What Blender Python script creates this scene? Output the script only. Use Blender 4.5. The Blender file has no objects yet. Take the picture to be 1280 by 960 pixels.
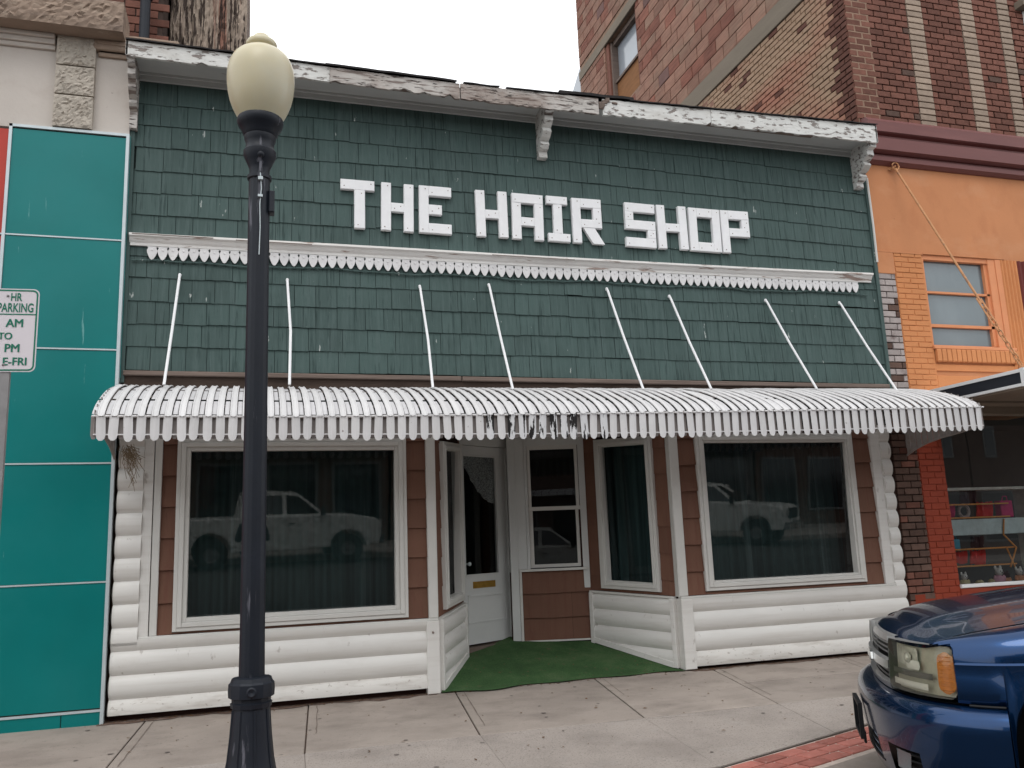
import bpy, bmesh, math, random
from mathutils import Vector, Matrix
random.seed(7)
S = bpy.context.scene
COL = S.collection
PI = math.pi
# ------------------------------------------------------------------ camera
cam_d = bpy.data.cameras.new("camera"); cam = bpy.data.objects.new("camera", cam_d); COL.objects.link(cam)
R_ = Vector((0.9578528, -0.28468575, -0.0383671)); U_ = Vector((-0.0150822, -0.18321858, 0.9829565)); W_ = Vector((0.28686328, 0.94094898, 0.17979012))
CAM = Vector((0.0, -8.14445552, 1.35))
m = Matrix((( R_.x, U_.x, -W_.x, CAM.x), (R_.y, U_.y, -W_.y, CAM.y), (R_.z, U_.z, -W_.z, CAM.z), (0, 0, 0, 1)))
cam.matrix_world = m
cam_d.sensor_width = 36.0; cam_d.lens = 36.0 * 1069.6 / 1280.0
cam_d.clip_start = 0.05; cam_d.clip_end = 2000
S.camera = cam
# ------------------------------------------------------------------ world, sun, exposure
world = bpy.data.worlds.new("World"); S.world = world; world.use_nodes = True
wn = world.node_tree.nodes; wl = world.node_tree.links; wn.clear()
sky = wn.new('ShaderNodeTexSky'); sky.sky_type = 'NISHITA'; sky.sun_disc = False
SUN_EL, SUN_AZ = math.radians(58), math.radians(200)
sky.sun_elevation = SUN_EL; sky.sun_rotation = SUN_AZ
wt = wn.new('ShaderNodeTexCoord'); wno = wn.new('ShaderNodeTexNoise'); wno.inputs['Scale'].default_value = 1.6; wno.inputs['Detail'].default_value = 5
wr = wn.new('ShaderNodeMapRange'); wr.inputs['From Min'].default_value = .3; wr.inputs['From Max'].default_value = .7
wr.inputs['To Min'].default_value = .86; wr.inputs['To Max'].default_value = 1.08
cl = wn.new('ShaderNodeVectorMath'); cl.operation = 'SCALE'; cl.inputs[0].default_value = (16.6, 16.9, 17.2)
mx = wn.new('ShaderNodeMix'); mx.data_type = 'RGBA'; mx.inputs[0].default_value = .92
bg = wn.new('ShaderNodeBackground'); bg.inputs['Strength'].default_value = .1
wo = wn.new('ShaderNodeOutputWorld')
wl.new(wt.outputs['Generated'], wno.inputs['Vector']); wl.new(wno.outputs['Fac'], wr.inputs['Value']); wl.new(wr.outputs[0], cl.inputs['Scale'])
wl.new(sky.outputs[0], mx.inputs[6]); wl.new(cl.outputs[0], mx.inputs[7]); wl.new(mx.outputs[2], bg.inputs['Color']); wl.new(bg.outputs[0], wo.inputs[0])
sd = bpy.data.lights.new("sun", 'SUN'); sd.energy = .95; sd.angle = math.radians(28); sd.color = (1.0, .97, .93)
sun = bpy.data.objects.new("sun", sd); COL.objects.link(sun)
# sun stands behind the camera, high, slightly to the left
dirv = Vector((math.sin(SUN_AZ) * math.cos(SUN_EL), math.cos(SUN_AZ) * math.cos(SUN_EL), math.sin(SUN_EL)))
sun.rotation_euler = dirv.to_track_quat('Z', 'Y').to_euler()
S.view_settings.view_transform = 'Standard'; S.view_settings.look = 'None'; S.view_settings.gamma = 1; S.view_settings.exposure = 0.0
S.render.engine = 'CYCLES'

# ------------------------------------------------------------------ materials
def mat(name, col, rough=.6, var=.12, vs=3.0, stretch=(1, 1, 1), bump=.0, bs=40.0, bstretch=None, layers=(), orand=.0, metal=0.0, coat=0.0, spec=.5, emit=None, trans=0.0, alpha=None, coord='pos', sub=0.0):
    """layers: (colour, scale, stretch, lo, hi, opacity[, kind])"""
    M = bpy.data.materials.new(name); M.use_nodes = True
    n = M.node_tree.nodes; l = M.node_tree.links
    p = n['Principled BSDF']
    p.inputs['Roughness'].default_value = rough; p.inputs['Metallic'].default_value = metal
    p.inputs['Coat Weight'].default_value = coat; p.inputs['Coat Roughness'].default_value = .04
    p.inputs['Specular IOR Level'].default_value = spec if spec != .5 else (.2 if rough >= .5 else .35) if not (coat or metal) else .5
    if trans: p.inputs['Transmission Weight'].default_value = trans
    if sub:
        p.inputs['Subsurface Weight'].default_value = sub; p.inputs['Subsurface Radius'].default_value = (.05, .04, .03)
    g = n.new('ShaderNodeNewGeometry') if coord == 'pos' else n.new('ShaderNodeTexCoord')
    out = g.outputs['Position'] if coord == 'pos' else g.outputs['Object']
    def mp(sc):
        v = n.new('ShaderNodeVectorMath'); v.operation = 'MULTIPLY'; v.inputs[1].default_value = sc; l.new(out, v.inputs[0]); return v.outputs[0]
    def noise(scale, st, detail=4, kind='noise'):
        if kind == 'voronoi':
            t = n.new('ShaderNodeTexVoronoi'); t.inputs['Scale'].default_value = scale; l.new(mp(st), t.inputs['Vector']); return t.outputs['Distance']
        t = n.new('ShaderNodeTexNoise'); t.inputs['Scale'].default_value = scale; t.inputs['Detail'].default_value = detail; t.inputs['Roughness'].default_value = .6
        l.new(mp(st), t.inputs['Vector']); return t.outputs['Fac']
    cur = None
    mr = n.new('ShaderNodeMapRange'); mr.inputs['From Min'].default_value = .25; mr.inputs['From Max'].default_value = .75
    mr.inputs['To Min'].default_value = 1 - var; mr.inputs['To Max'].default_value = 1 + var
    l.new(noise(vs, stretch), mr.inputs['Value'])
    val = mr.outputs[0]
    if orand:
        oi = n.new('ShaderNodeObjectInfo'); r = n.new('ShaderNodeMapRange'); r.inputs['To Min'].default_value = 1 - orand; r.inputs['To Max'].default_value = 1 + orand
        l.new(oi.outputs['Random'], r.inputs['Value']); mm = n.new('ShaderNodeMath'); mm.operation = 'MULTIPLY'; l.new(val, mm.inputs[0]); l.new(r.outputs[0], mm.inputs[1]); val = mm.outputs[0]
    sc = n.new('ShaderNodeVectorMath'); sc.operation = 'SCALE'; sc.inputs[0].default_value = col[:3]; l.new(val, sc.inputs['Scale'])
    cur = sc.outputs[0]; lastmask = None
    for L in layers:
        c2, s2, st2, lo, hi, op = L[:6]; kind = L[6] if len(L) > 6 else 'noise'
        f = noise(s2, st2, 6, kind)
        r = n.new('ShaderNodeMapRange'); r.inputs['From Min'].default_value = lo; r.inputs['From Max'].default_value = hi; r.inputs['To Max'].default_value = op
        l.new(f, r.inputs['Value'])
        mx = n.new('ShaderNodeMix'); mx.data_type = 'RGBA'; l.new(r.outputs[0], mx.inputs[0]); l.new(cur, mx.inputs[6]); mx.inputs[7].default_value = (*c2[:3], 1)
        cur = mx.outputs[2]; lastmask = r.outputs[0]
    l.new(cur, p.inputs['Base Color'])
    if bump:
        b = n.new('ShaderNodeBump'); b.inputs['Strength'].default_value = bump; b.inputs['Distance'].default_value = .01
        h = noise(bs, bstretch or stretch, 6)
        if lastmask is not None:
            a = n.new('ShaderNodeMath'); a.operation = 'SUBTRACT'; l.new(h, a.inputs[0]); l.new(lastmask, a.inputs[1]); h = a.outputs[0]
        l.new(h, b.inputs['Height']); l.new(b.outputs[0], p.inputs['Normal'])
    if emit:
        p.inputs['Emission Color'].default_value = (*emit[0], 1); p.inputs['Emission Strength'].default_value = emit[1]
    if alpha is not None:
        f = noise(alpha[0], (1, 1, 1), 3); r = n.new('ShaderNodeMapRange'); r.inputs['From Min'].default_value = alpha[1]; r.inputs['From Max'].default_value = alpha[2]; r.inputs['To Min'].default_value = .45
        l.new(f, r.inputs['Value']); l.new(r.outputs[0], p.inputs['Alpha'])
    return M
def glass_mat(name, tint=(.93, .96, .95), ior=1.5, gain=1.25, base=.015, rough=.0):
    M = bpy.data.materials.new(name); M.use_nodes = True
    n = M.node_tree.nodes; l = M.node_tree.links; n.clear()
    o = n.new('ShaderNodeOutputMaterial'); t = n.new('ShaderNodeBsdfTransparent'); t.inputs[0].default_value = (*tint, 1)
    g = n.new('ShaderNodeBsdfGlossy'); g.inputs['Roughness'].default_value = rough; g.inputs['Color'].default_value = (.95, .98, 1, 1)
    f = n.new('ShaderNodeFresnel'); f.inputs['IOR'].default_value = ior
    geo = n.new('ShaderNodeNewGeometry'); 
    no = n.new('ShaderNodeTexNoise'); no.inputs['Scale'].default_value = .9; l.new(geo.outputs['Position'], no.inputs['Vector'])
    b = n.new('ShaderNodeBump'); b.inputs['Strength'].default_value = .12; b.inputs['Distance'].default_value = .01; l.new(no.outputs['Fac'], b.inputs['Height']); l.new(b.outputs[0], g.inputs['Normal'])
    m1 = n.new('ShaderNodeMath'); m1.operation = 'MULTIPLY_ADD'; m1.inputs[1].default_value = gain; m1.inputs[2].default_value = base; m1.use_clamp = True
    mx = n.new('ShaderNodeMixShader')
    l.new(f.outputs[0], m1.inputs[0]); l.new(m1.outputs[0], mx.inputs[0]); l.new(t.outputs[0], mx.inputs[1]); l.new(g.outputs[0], mx.inputs[2]); l.new(mx.outputs[0], o.inputs[0])
    return M

WOOD = (.17, .13, .11)
M = {}
M['green'] = mat('green_shingle_paint', (.058, .094, .088), .72, .16, 2.2, (1, 1, 1), .6, 26, (1.0, 1, .04), layers=[
    ((.085, .125, .12), 34, (1, 1, .04), .48, .66, .55), ((.022, .043, .04), 42, (1, 1, .03), .56, .66, .75), ((.45, .48, .46), 11, (1.3, 1, .35), .685, .70, .85), ((.025, .05, .045), 2.2, (1, 1, 1), .55, .8, .5)], orand=.10, spec=.3)
M['green_back'] = mat('green_wall_backing', (.012, .022, .02), .8)
M['sheathing'] = mat('dark_sheathing', (.055, .038, .03), .85, .4, 4, (.6, 1, 3), .4, 20)
M['peel'] = mat('peeling_white_paint', (.50, .47, .44), .7, .12, 6, (.6, 1, 2), .8, 18, (.3, 1, 2), layers=[
    ((.30, .245, .215), 1.5, (1, 1, 1.6), .47, .62, .85), ((.13, .09, .075), 17, (.22, 1, 1.7), .52, .60, .8), ((.055, .04, .035), 34, (.25, 1, 1.5), .58, .63, .9)])
M['peel_light'] = mat('flaking_white_paint', (.66, .655, .63), .65, .08, 6, (.6, 1, 2), .6, 22, (.6, 1, 2), layers=[
    ((.46, .43, .39), 2.6, (.8, 1, 1.4), .5, .7, .6), ((.16, .125, .11), 22, (.42, 1, 1.3), .555, .60, .85)])
M['peel_grey'] = mat('bare_weathered_fascia', (.42, .38, .35), .75, .2, 4, (.5, 1, 2), .7, 18, (.25, 1, 2), layers=[
    ((.55, .51, .47), 3, (.6, 1, 1.5), .48, .62, .8), ((.15, .11, .095), 22, (.25, 1, 1.8), .55, .62, .85)])
M['band_white'] = mat('band_white_paint', (.80, .78, .75), .6, .06, 6, (.6, 1, 2), .3, 22, (.4, 1, 3), layers=[((.30, .20, .16), 9, (.22, 1, 2.2), .60, .65, .85)])
M['scallop'] = mat('scallop_paint', (.68, .67, .67), .6, .08, 9, layers=[((.4, .36, .33), 16, (1, 1, 1), .6, .75, .5)], orand=.06)
M['soffit'] = mat('soffit_grey_paint', (.47, .48, .47), .6, .10, 3, (.4, 1, 1), .25, 30, layers=[((.2, .17, .15), 9, (.3, 1, 1), .66, .72, .7)])
M['tar'] = mat('black_roofing_edge', (.025, .022, .022), .8, .3, 12, (1, 1, 1), .5, 30)
M['wood'] = mat('bare_wood', WOOD, .8, .25, 8, (.2, 1, 4), .5, 20, (.2, 1, 5))
M['white'] = mat('white_trim_paint', (.60, .59, .56), .5, .05, 3, (1, 1, 1), .06, 60, layers=[((.40, .37, .33), 5, (1, 1, .5), .60, .85, .35)])
M['vinyl_low'] = mat('splashed_log_vinyl', (.66, .64, .605), .5, .06, 1.6, (1, 1, 1), .05, 40, layers=[((.34, .29, .245), 2.5, (1, 1, 6), .50, .72, .55), ((.25, .2, .165), 20, (1, 1, 2), .60, .68, .6)])
M['vinyl'] = mat('white_log_vinyl', (.68, .665, .635), .42, .045, 1.6, (1, 1, 1), .03, 40, layers=[((.50, .465, .42), 3.0, (.35, 1, 7), .50, .72, .40), ((.5, .46, .41), 3.5, (1, 1, 1.5), .58, .85, .38), ((.28, .24, .21), 14, (1, 1, .5), .645, .70, .5)])
M['letter'] = mat('white_letter_paint', (.83, .83, .84), .5, .04, 8, (1, 1, 1), .12, 40, layers=[((.6, .57, .53), 14, (1, 1, 1), .66, .8, .35)])
M['nail'] = mat('rusty_nail', (.28, .22, .19), .6)
M['awning'] = mat('awning_white_enamel', (.62, .61, .61), .62, .06, 5, (1, 1, 1), .03, 60, layers=[((.45, .40, .37), 4, (1, 1, .8), .58, .8, .4), ((.16, .12, .10), 30, (1, 1, .7), .69, .72, .8)], orand=.06)
M['awning_dark'] = mat('bare_peeled_metal', (.62, .62, .63), .6, .05, 20, layers=[((.015, .013, .013), 16, (1.6, 1, .28), .545, .56, 1)])
M['awning_grey'] = mat('awning_lower_slat', (.60, .59, .60), .5, .08, 6)
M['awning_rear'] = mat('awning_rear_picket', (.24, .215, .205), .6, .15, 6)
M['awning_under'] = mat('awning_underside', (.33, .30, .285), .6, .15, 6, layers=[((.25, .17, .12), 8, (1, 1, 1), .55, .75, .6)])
M['brown'] = mat('brown_siding_paint', (.158, .079, .053), .65, .10, 2, (1, 1, 1), .35, 26, (1, 1, .05), layers=[((.14, .055, .04), 24, (1, 1, .05), .48, .7, .5)], orand=.08)
M['brown_back'] = mat('brown_backing', (.035, .014, .01), .8)
M['glass'] = glass_mat('shop_window_glass')
M['glass_dark'] = glass_mat('dark_window_glass', (.6, .62, .62), 1.45, .8, .0)
M['glass_side'] = glass_mat('side_window_glass', (.75, .78, .78), 1.35, .5, .0)
M['curtain'] = mat('dark_teal_curtain', (.045, .078, .078), .85, .2, 3, (6, 1, .3), .1, 40, layers=[((.17, .23, .23), 1.6, (3.2, 1, .06), .60, .72, .8), ((.012, .02, .02), 2.3, (2.6, 1, .05), .52, .66, .8)])  # pale vertical streaks paint in folds that catch the light
M['room'] = mat('dark_interior', (.05, .05, .05), .8)
M['lace'] = mat('white_lace', (.80, .82, .80), .9, .2, 30, (1, 1, 1), .2, 80, alpha=(70, .42, .58))
M['door'] = mat('white_door_paint', (.60, .61, .60), .45, .05, 3, (1, 1, 1), .06, 50, layers=[((.42, .38, .25), 4, (1, 1, .4), .62, .8, .35)])
M['brass'] = mat('brass', (.42, .25, .05), .35, .2, 20, metal=.7)
M['carpet'] = mat('green_turf_carpet', (.055, .118, .042), .95, .35, 3, (1, 1, 1), .9, 300, layers=[((.12, .13, .075), 3, (1, 1, 1), .50, .75, .5), ((.02, .065, .024), 90, (1, 1, 1), .5, .62, .7), ((.16, .20, .11), 60, (1, 1, 1), .62, .70, .5), ((.14, .10, .065), 9, (1, 1, 1), .64, .70, .6)])
M['concrete'] = mat('sidewalk_concrete', (.315, .270, .236), .85, .16, 1.3, (1, 1, 1), .45, 90, layers=[
    ((.17, .143, .125), 1.7, (1, 1.6, 1), .48, .72, .6), ((.34, .305, .275), 38, (1, 1, 1), .56, .72, .45), ((.14, .12, .105), 24, (1, 1, 1), .60, .72, .45), ((.06, .048, .042), 7, (1, 1, 1), .685, .735, .7)], orand=.07)
M['aggregate'] = mat('exposed_aggregate', (.345, .302, .27), .9, .12, 2, (1, 1, 1), .7, 110, layers=[
    ((.13, .11, .10), 75, (1, 1, 1), .55, .64, .6), ((.44, .40, .37), 60, (1, 1, 1), .6, .68, .55), ((.19, .165, .148), 1.4, (1, 1, 1), .5, .7, .5), ((.34, .31, .285), 5, (1, 1, 1), .56, .7, .4)], orand=.03)
M['crack'] = mat('crack_line', (.16, .125, .105), .95, .4, 30)
M['gum'] = mat('gum_spot', (.17, .145, .13), .9, .3, 30)
M['dirt'] = mat('packed_dirt', (.13, .085, .065), .95, .4, 14, (1, 1, 1), .8, 60, layers=[((.22, .175, .15), 12, (1, 1, 1), .5, .62, .7)])
M['joint'] = mat('dirt_joint', (.10, .07, .055), .95, .3, 20)
M['paver'] = mat('red_brick_paver', (.34, .125, .10), .85, .2, 9, (1, 1, 1), .5, 90, layers=[((.45, .33, .29), 20, (1, 1, 1), .58, .75, .4)], orand=.22)
M['paver_joint'] = mat('paver_mortar', (.46, .38, .33), .9, .2, 20)
M['asphalt'] = mat('asphalt', (.055, .053, .05), .9, .2, 2, (1, 1, 1), .5, 120, layers=[((.10, .095, .09), 100, (1, 1, 1), .56, .64, .6)])
M['teal'] = mat('teal_porcelain_panel', (.001, .165, .160), .30, .14, .8, (1, 1, 1), .10, 1.3, layers=[
    ((.02, .20, .20), .9, (1, 1, .9), .45, .75, .5), ((.20, .42, .41), 8, (2.2, 1, .20), .68, .705, .55)], orand=.05, spec=.28)
M['alu'] = mat('aluminium_trim', (.50, .56, .58), .4, .08, 8, metal=.25)
M['red_panel'] = mat('red_panel', (.42, .035, .02), .4, .08)
M['stucco_pink'] = mat('painted_masonry', (.54, .49, .445), .8, .07, 1.2, (1, 1, 1), .25, 30, layers=[((.40, .33, .29), 2.3, (1, 1, 1.5), .56, .78, .5), ((.2, .15, .12), 14, (1, 1, 1), .70, .74, .7)])
M['quoin'] = mat('rock_faced_stone', (.43, .385, .33), .9, .16, 6, (1, 1, 1), 1.0, 34, layers=[((.25, .2, .155), 9, (1, 1, 1), .56, .7, .6)], orand=.06)
M['stone'] = mat('weathered_cornice_stone', (.30, .225, .175), .9, .2, 3, (.6, 1, 1.5), 1.0, 16, layers=[((.16, .12, .10), 4, (.5, 1, 2), .5, .7, .7), ((.42, .34, .27), 9, (.6, 1, 1.5), .58, .7, .6)])
M['weathered'] = mat('flaking_wall', (.36, .29, .235), .9, .15, 4, (3, 1, .4), 1.0, 20, (2.5, 1, .35), layers=[
    ((.24, .10, .07), 3.2, (2.6, 1, .12), .53, .62, .8), ((.05, .035, .03), 15, (1.9, 1, .14), .515, .555, .95)])
M['brick_red'] = mat('dark_red_brick', (.155, .068, .050), .85, .22, 14, (1, 1, 1), .4, 60, layers=[((.10, .045, .04), 6, (1, 1, 1), .58, .8, .5)], orand=.28)
M['brick_dark'] = mat('brown_brick', (.115, .07, .055), .8, .2, 14, (1, 1, 1), .4, 60, orand=.25)
M['brick_pale'] = mat('pale_header_brick', (.33, .255, .20), .85, .15, 14, (1, 1, 1), .3, 60, orand=.15)
M['brick_grey'] = mat('grey_brick', (.36, .315, .30), .85, .15, 14, (1, 1, 1), .3, 60, layers=[((.12, .08, .075), 4, (1, 1, 1), .56, .68, .8)], orand=.14)
M['brick_tan'] = mat('tan_painted_brick', (.37, .25, .17), .85, .12, 2, (1, 1, 1), .4, 40, layers=[((.34, .15, .105), .75, (1, .5, 1.3), .47, .62, .9), ((.45, .34, .26), 6, (1, 1, 1), .6, .75, .4)], orand=.12)
M['tile'] = mat('clay_block', (.27, .148, .108), .85, .15, 5, (1, 1, 1), 1.0, 1.0, (0, 2, 60), layers=[((.13, .065, .05), 1.0, (0, 1.5, 44), .5, .62, .55), ((.27, .21, .155), 1.7, (1, .6, 1), .5, .75, .6)], orand=.2)
M['tile_red'] = mat('clay_block_red', (.25, .105, .075), .85, .15, 5, (1, 1, 1), 1.0, 1.0, (0, 2, 60), layers=[((.13, .05, .04), 1.0, (0, 1.5, 44), .5, .62, .55)], orand=.2)
M['tile_purple'] = mat('clay_block_purple', (.15, .085, .075), .85, .15, 5, (1, 1, 1), 1.0, 1.0, (0, 2, 60), orand=.2)
M['mortar'] = mat('mortar_dark', (.075, .052, .044), .95, .3, 10)
M['mortar_tan'] = mat('mortar_tan', (.27, .18, .13), .95, .3, 10)
M['conc_band'] = mat('concrete_band', (.205, .172, .135), .9, .12, 3, (1, .3, 2), .4, 30, layers=[((.2, .16, .13), 4, (1, .4, 2), .55, .75, .6)])
M['maroon'] = mat('maroon_cornice_paint', (.15, .046, .042), .45, .10, 2, (.4, 1, 1), .06, 30, layers=[((.27, .10, .085), 1.6, (.3, 1, 2), .55, .8, .5)])
M['maroon_metal'] = mat('maroon_corrugated', (.13, .025, .02), .5, .1)
M['orange'] = mat('orange_stucco_paint', (.54, .23, .105), .7, .07, 1.3, (1, 1, 1), .12, 40, layers=[((.44, .17, .075), 2.6, (1.3, 1, .8), .50, .72, .5), ((.60, .31, .17), 1.4, (1, 1, 1.6), .52, .7, .5), ((.30, .12, .06), 17, (1, 1, 1), .68, .72, .5)])
M['orange_brick'] = mat('orange_painted_brick', (.57, .235, .095), .7, .07, 3, (1, 1, 1), .25, 50, orand=.02)
M['orange_sash'] = mat('orange_sash_paint', (.66, .27, .13), .6, .08)
M['red_brick_paint'] = mat('red_painted_brick', (.26, .045, .022), .55, .08, 3, (1, 1, 1), .25, 50, layers=[((.33, .08, .05), 5, (1, 1, 3), .6, .8, .4)], orand=.05)
M['sky_glass'] = mat('dusty_sky_glass', (.12, .155, .17), .18, .12, 1.0, (1, 1, .5), spec=.8, layers=[((.20, .24, .26), .9, (1, 1, .6), .45, .7, .6)])  # reflected sky is painted in as blue-grey with paler patches
M['side_glass'] = mat('upper_window_glass', (.33, .36, .40), .12, .05, 2, spec=.8)  # pale grey base stands in for sky reflected by the pane
M['board'] = mat('weathered_plywood', (.24, .11, .045), .8, .2, 5, (1, .5, 3), .3, 20)
M['canopy_dark'] = mat('canopy_dark_fascia', (.018, .02, .028), .35, .1)
M['canopy_white'] = mat('canopy_white_edge', (.74, .74, .74), .5, .05)
M['canopy_under'] = mat('canopy_soffit', (.25, .20, .155), .7, .12, 2)
M['iron'] = mat('rusty_painted_iron', (.50, .25, .12), .6, .15, 12, layers=[((.25, .15, .11), 14, (1, 1, 1), .55, .65, .7)])
M['post'] = mat('black_lamp_paint', (.009, .012, .019), .5, .2, 5, (1, 1, 1), .10, 60, layers=[((.16, .16, .19), 8, (1.6, 1.6, .16), .625, .67, .6)], spec=.3)
M['globe'] = mat('yellowed_acrylic_globe', (.56, .50, .345), .32, .05, 3, layers=[((.55, .53, .44), 2.5, (1, 1, 1), .45, .7, .5)], sub=.6)
M['sign_white'] = mat('sign_white', (.68, .63, .66), .5, .04, 4)
M['sign_green'] = mat('sign_green', (.02, .17, .11), .5, .1, 9)
M['galv'] = mat('galvanised_steel', (.26, .25, .25), .55, .15, 12, metal=.3)
M['paint'] = mat('blue_metallic_car_paint', (.0035, .035, .115), .24, .04, 6, metal=.8, coat=.7)
M['chrome'] = mat('dull_chrome', (.62, .62, .60), .16, .1, 10, metal=1.0)
M['silver_trim'] = mat('silver_trim', (.50, .50, .49), .28, .1, 10, metal=.55, coat=.5)
M['lamp_white'] = mat('lamp_white_reflector', (.88, .88, .85), .25, .05, 20, coat=1)  # plain white painted in for the bright highlights of a mirrored reflector
M['satin'] = mat('satin_grey_plastic', (.16, .16, .155), .35, .1, 10)
M['black'] = mat('black_plastic', (.012, .012, .013), .5, .1, 10)
M['tyre'] = mat('tyre_rubber', (.022, .022, .022), .85, .2, 20, (1, 1, 1), .3, 60)
M['rim'] = mat('alloy_rim', (.45, .45, .45), .3, .1, metal=.8)
M['reflector'] = mat('lamp_reflector', (.80, .80, .74), .22, .2, 24, metal=.35, coat=1)
M['bowl'] = mat('lamp_housing', (.56, .55, .47), .3, .14, 14, metal=.05)
M['amber'] = mat('amber_lens', (.70, .25, .045), .22, .18, 20, (1, 1, 3), coat=1, layers=[((.75, .50, .28), 3.0, (1, 1, 2), .45, .7, .6)])
M['lens'] = glass_mat('headlight_lens', (.93, .92, .84), 1.45, .9, .0)
M['white_car'] = mat('white_vehicle_paint', (.68, .67, .62), .35, .05, coat=.6)
M['car_glass'] = mat('car_window', (.015, .018, .02), .08, .05, spec=.8)
M['opp_wall'] = mat('opposite_brick_wall', (.11, .07, .055), .85, .2, 3)
M['opp_wall2'] = mat('opposite_grey_wall', (.11, .105, .10), .85, .15, 2)
M['opp_blue'] = mat('opposite_blue_sign', (.02, .13, .22), .5, .05)
M['leaf'] = mat('dry_leaf', (.13, .07, .035), .8, .4, 20)
M['straw'] = mat('dry_grass', (.22, .16, .10), .9, .3, 20)
M['skin'] = mat('skin', (.5, .3, .22), .5); M['cloth_dark'] = mat('dark_jacket', (.02, .022, .03), .85); M['denim'] = mat('denim', (.04, .055, .09), .85); M['hair'] = mat('hair', (.03, .02, .015), .7)
for nm, c in dict(toy_yellow=(.55, .48, .28), toy_pink=(.62, .33, .42), toy_white=(.62, .60, .58), toy_red=(.65, .03, .03), toy_magenta=(.55, .04, .16), toy_blue=(.06, .25, .36), toy_orange=(.55, .25, .14), pale_blue=(.55, .63, .64), shelf_white=(.68, .66, .62), orange_wood=(.70, .30, .09), grey_ring=(.33, .26, .25), toy_dark=(.05, .02, .03)).items():
    M[nm] = mat(nm, c, .7, .15, 12)

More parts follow.
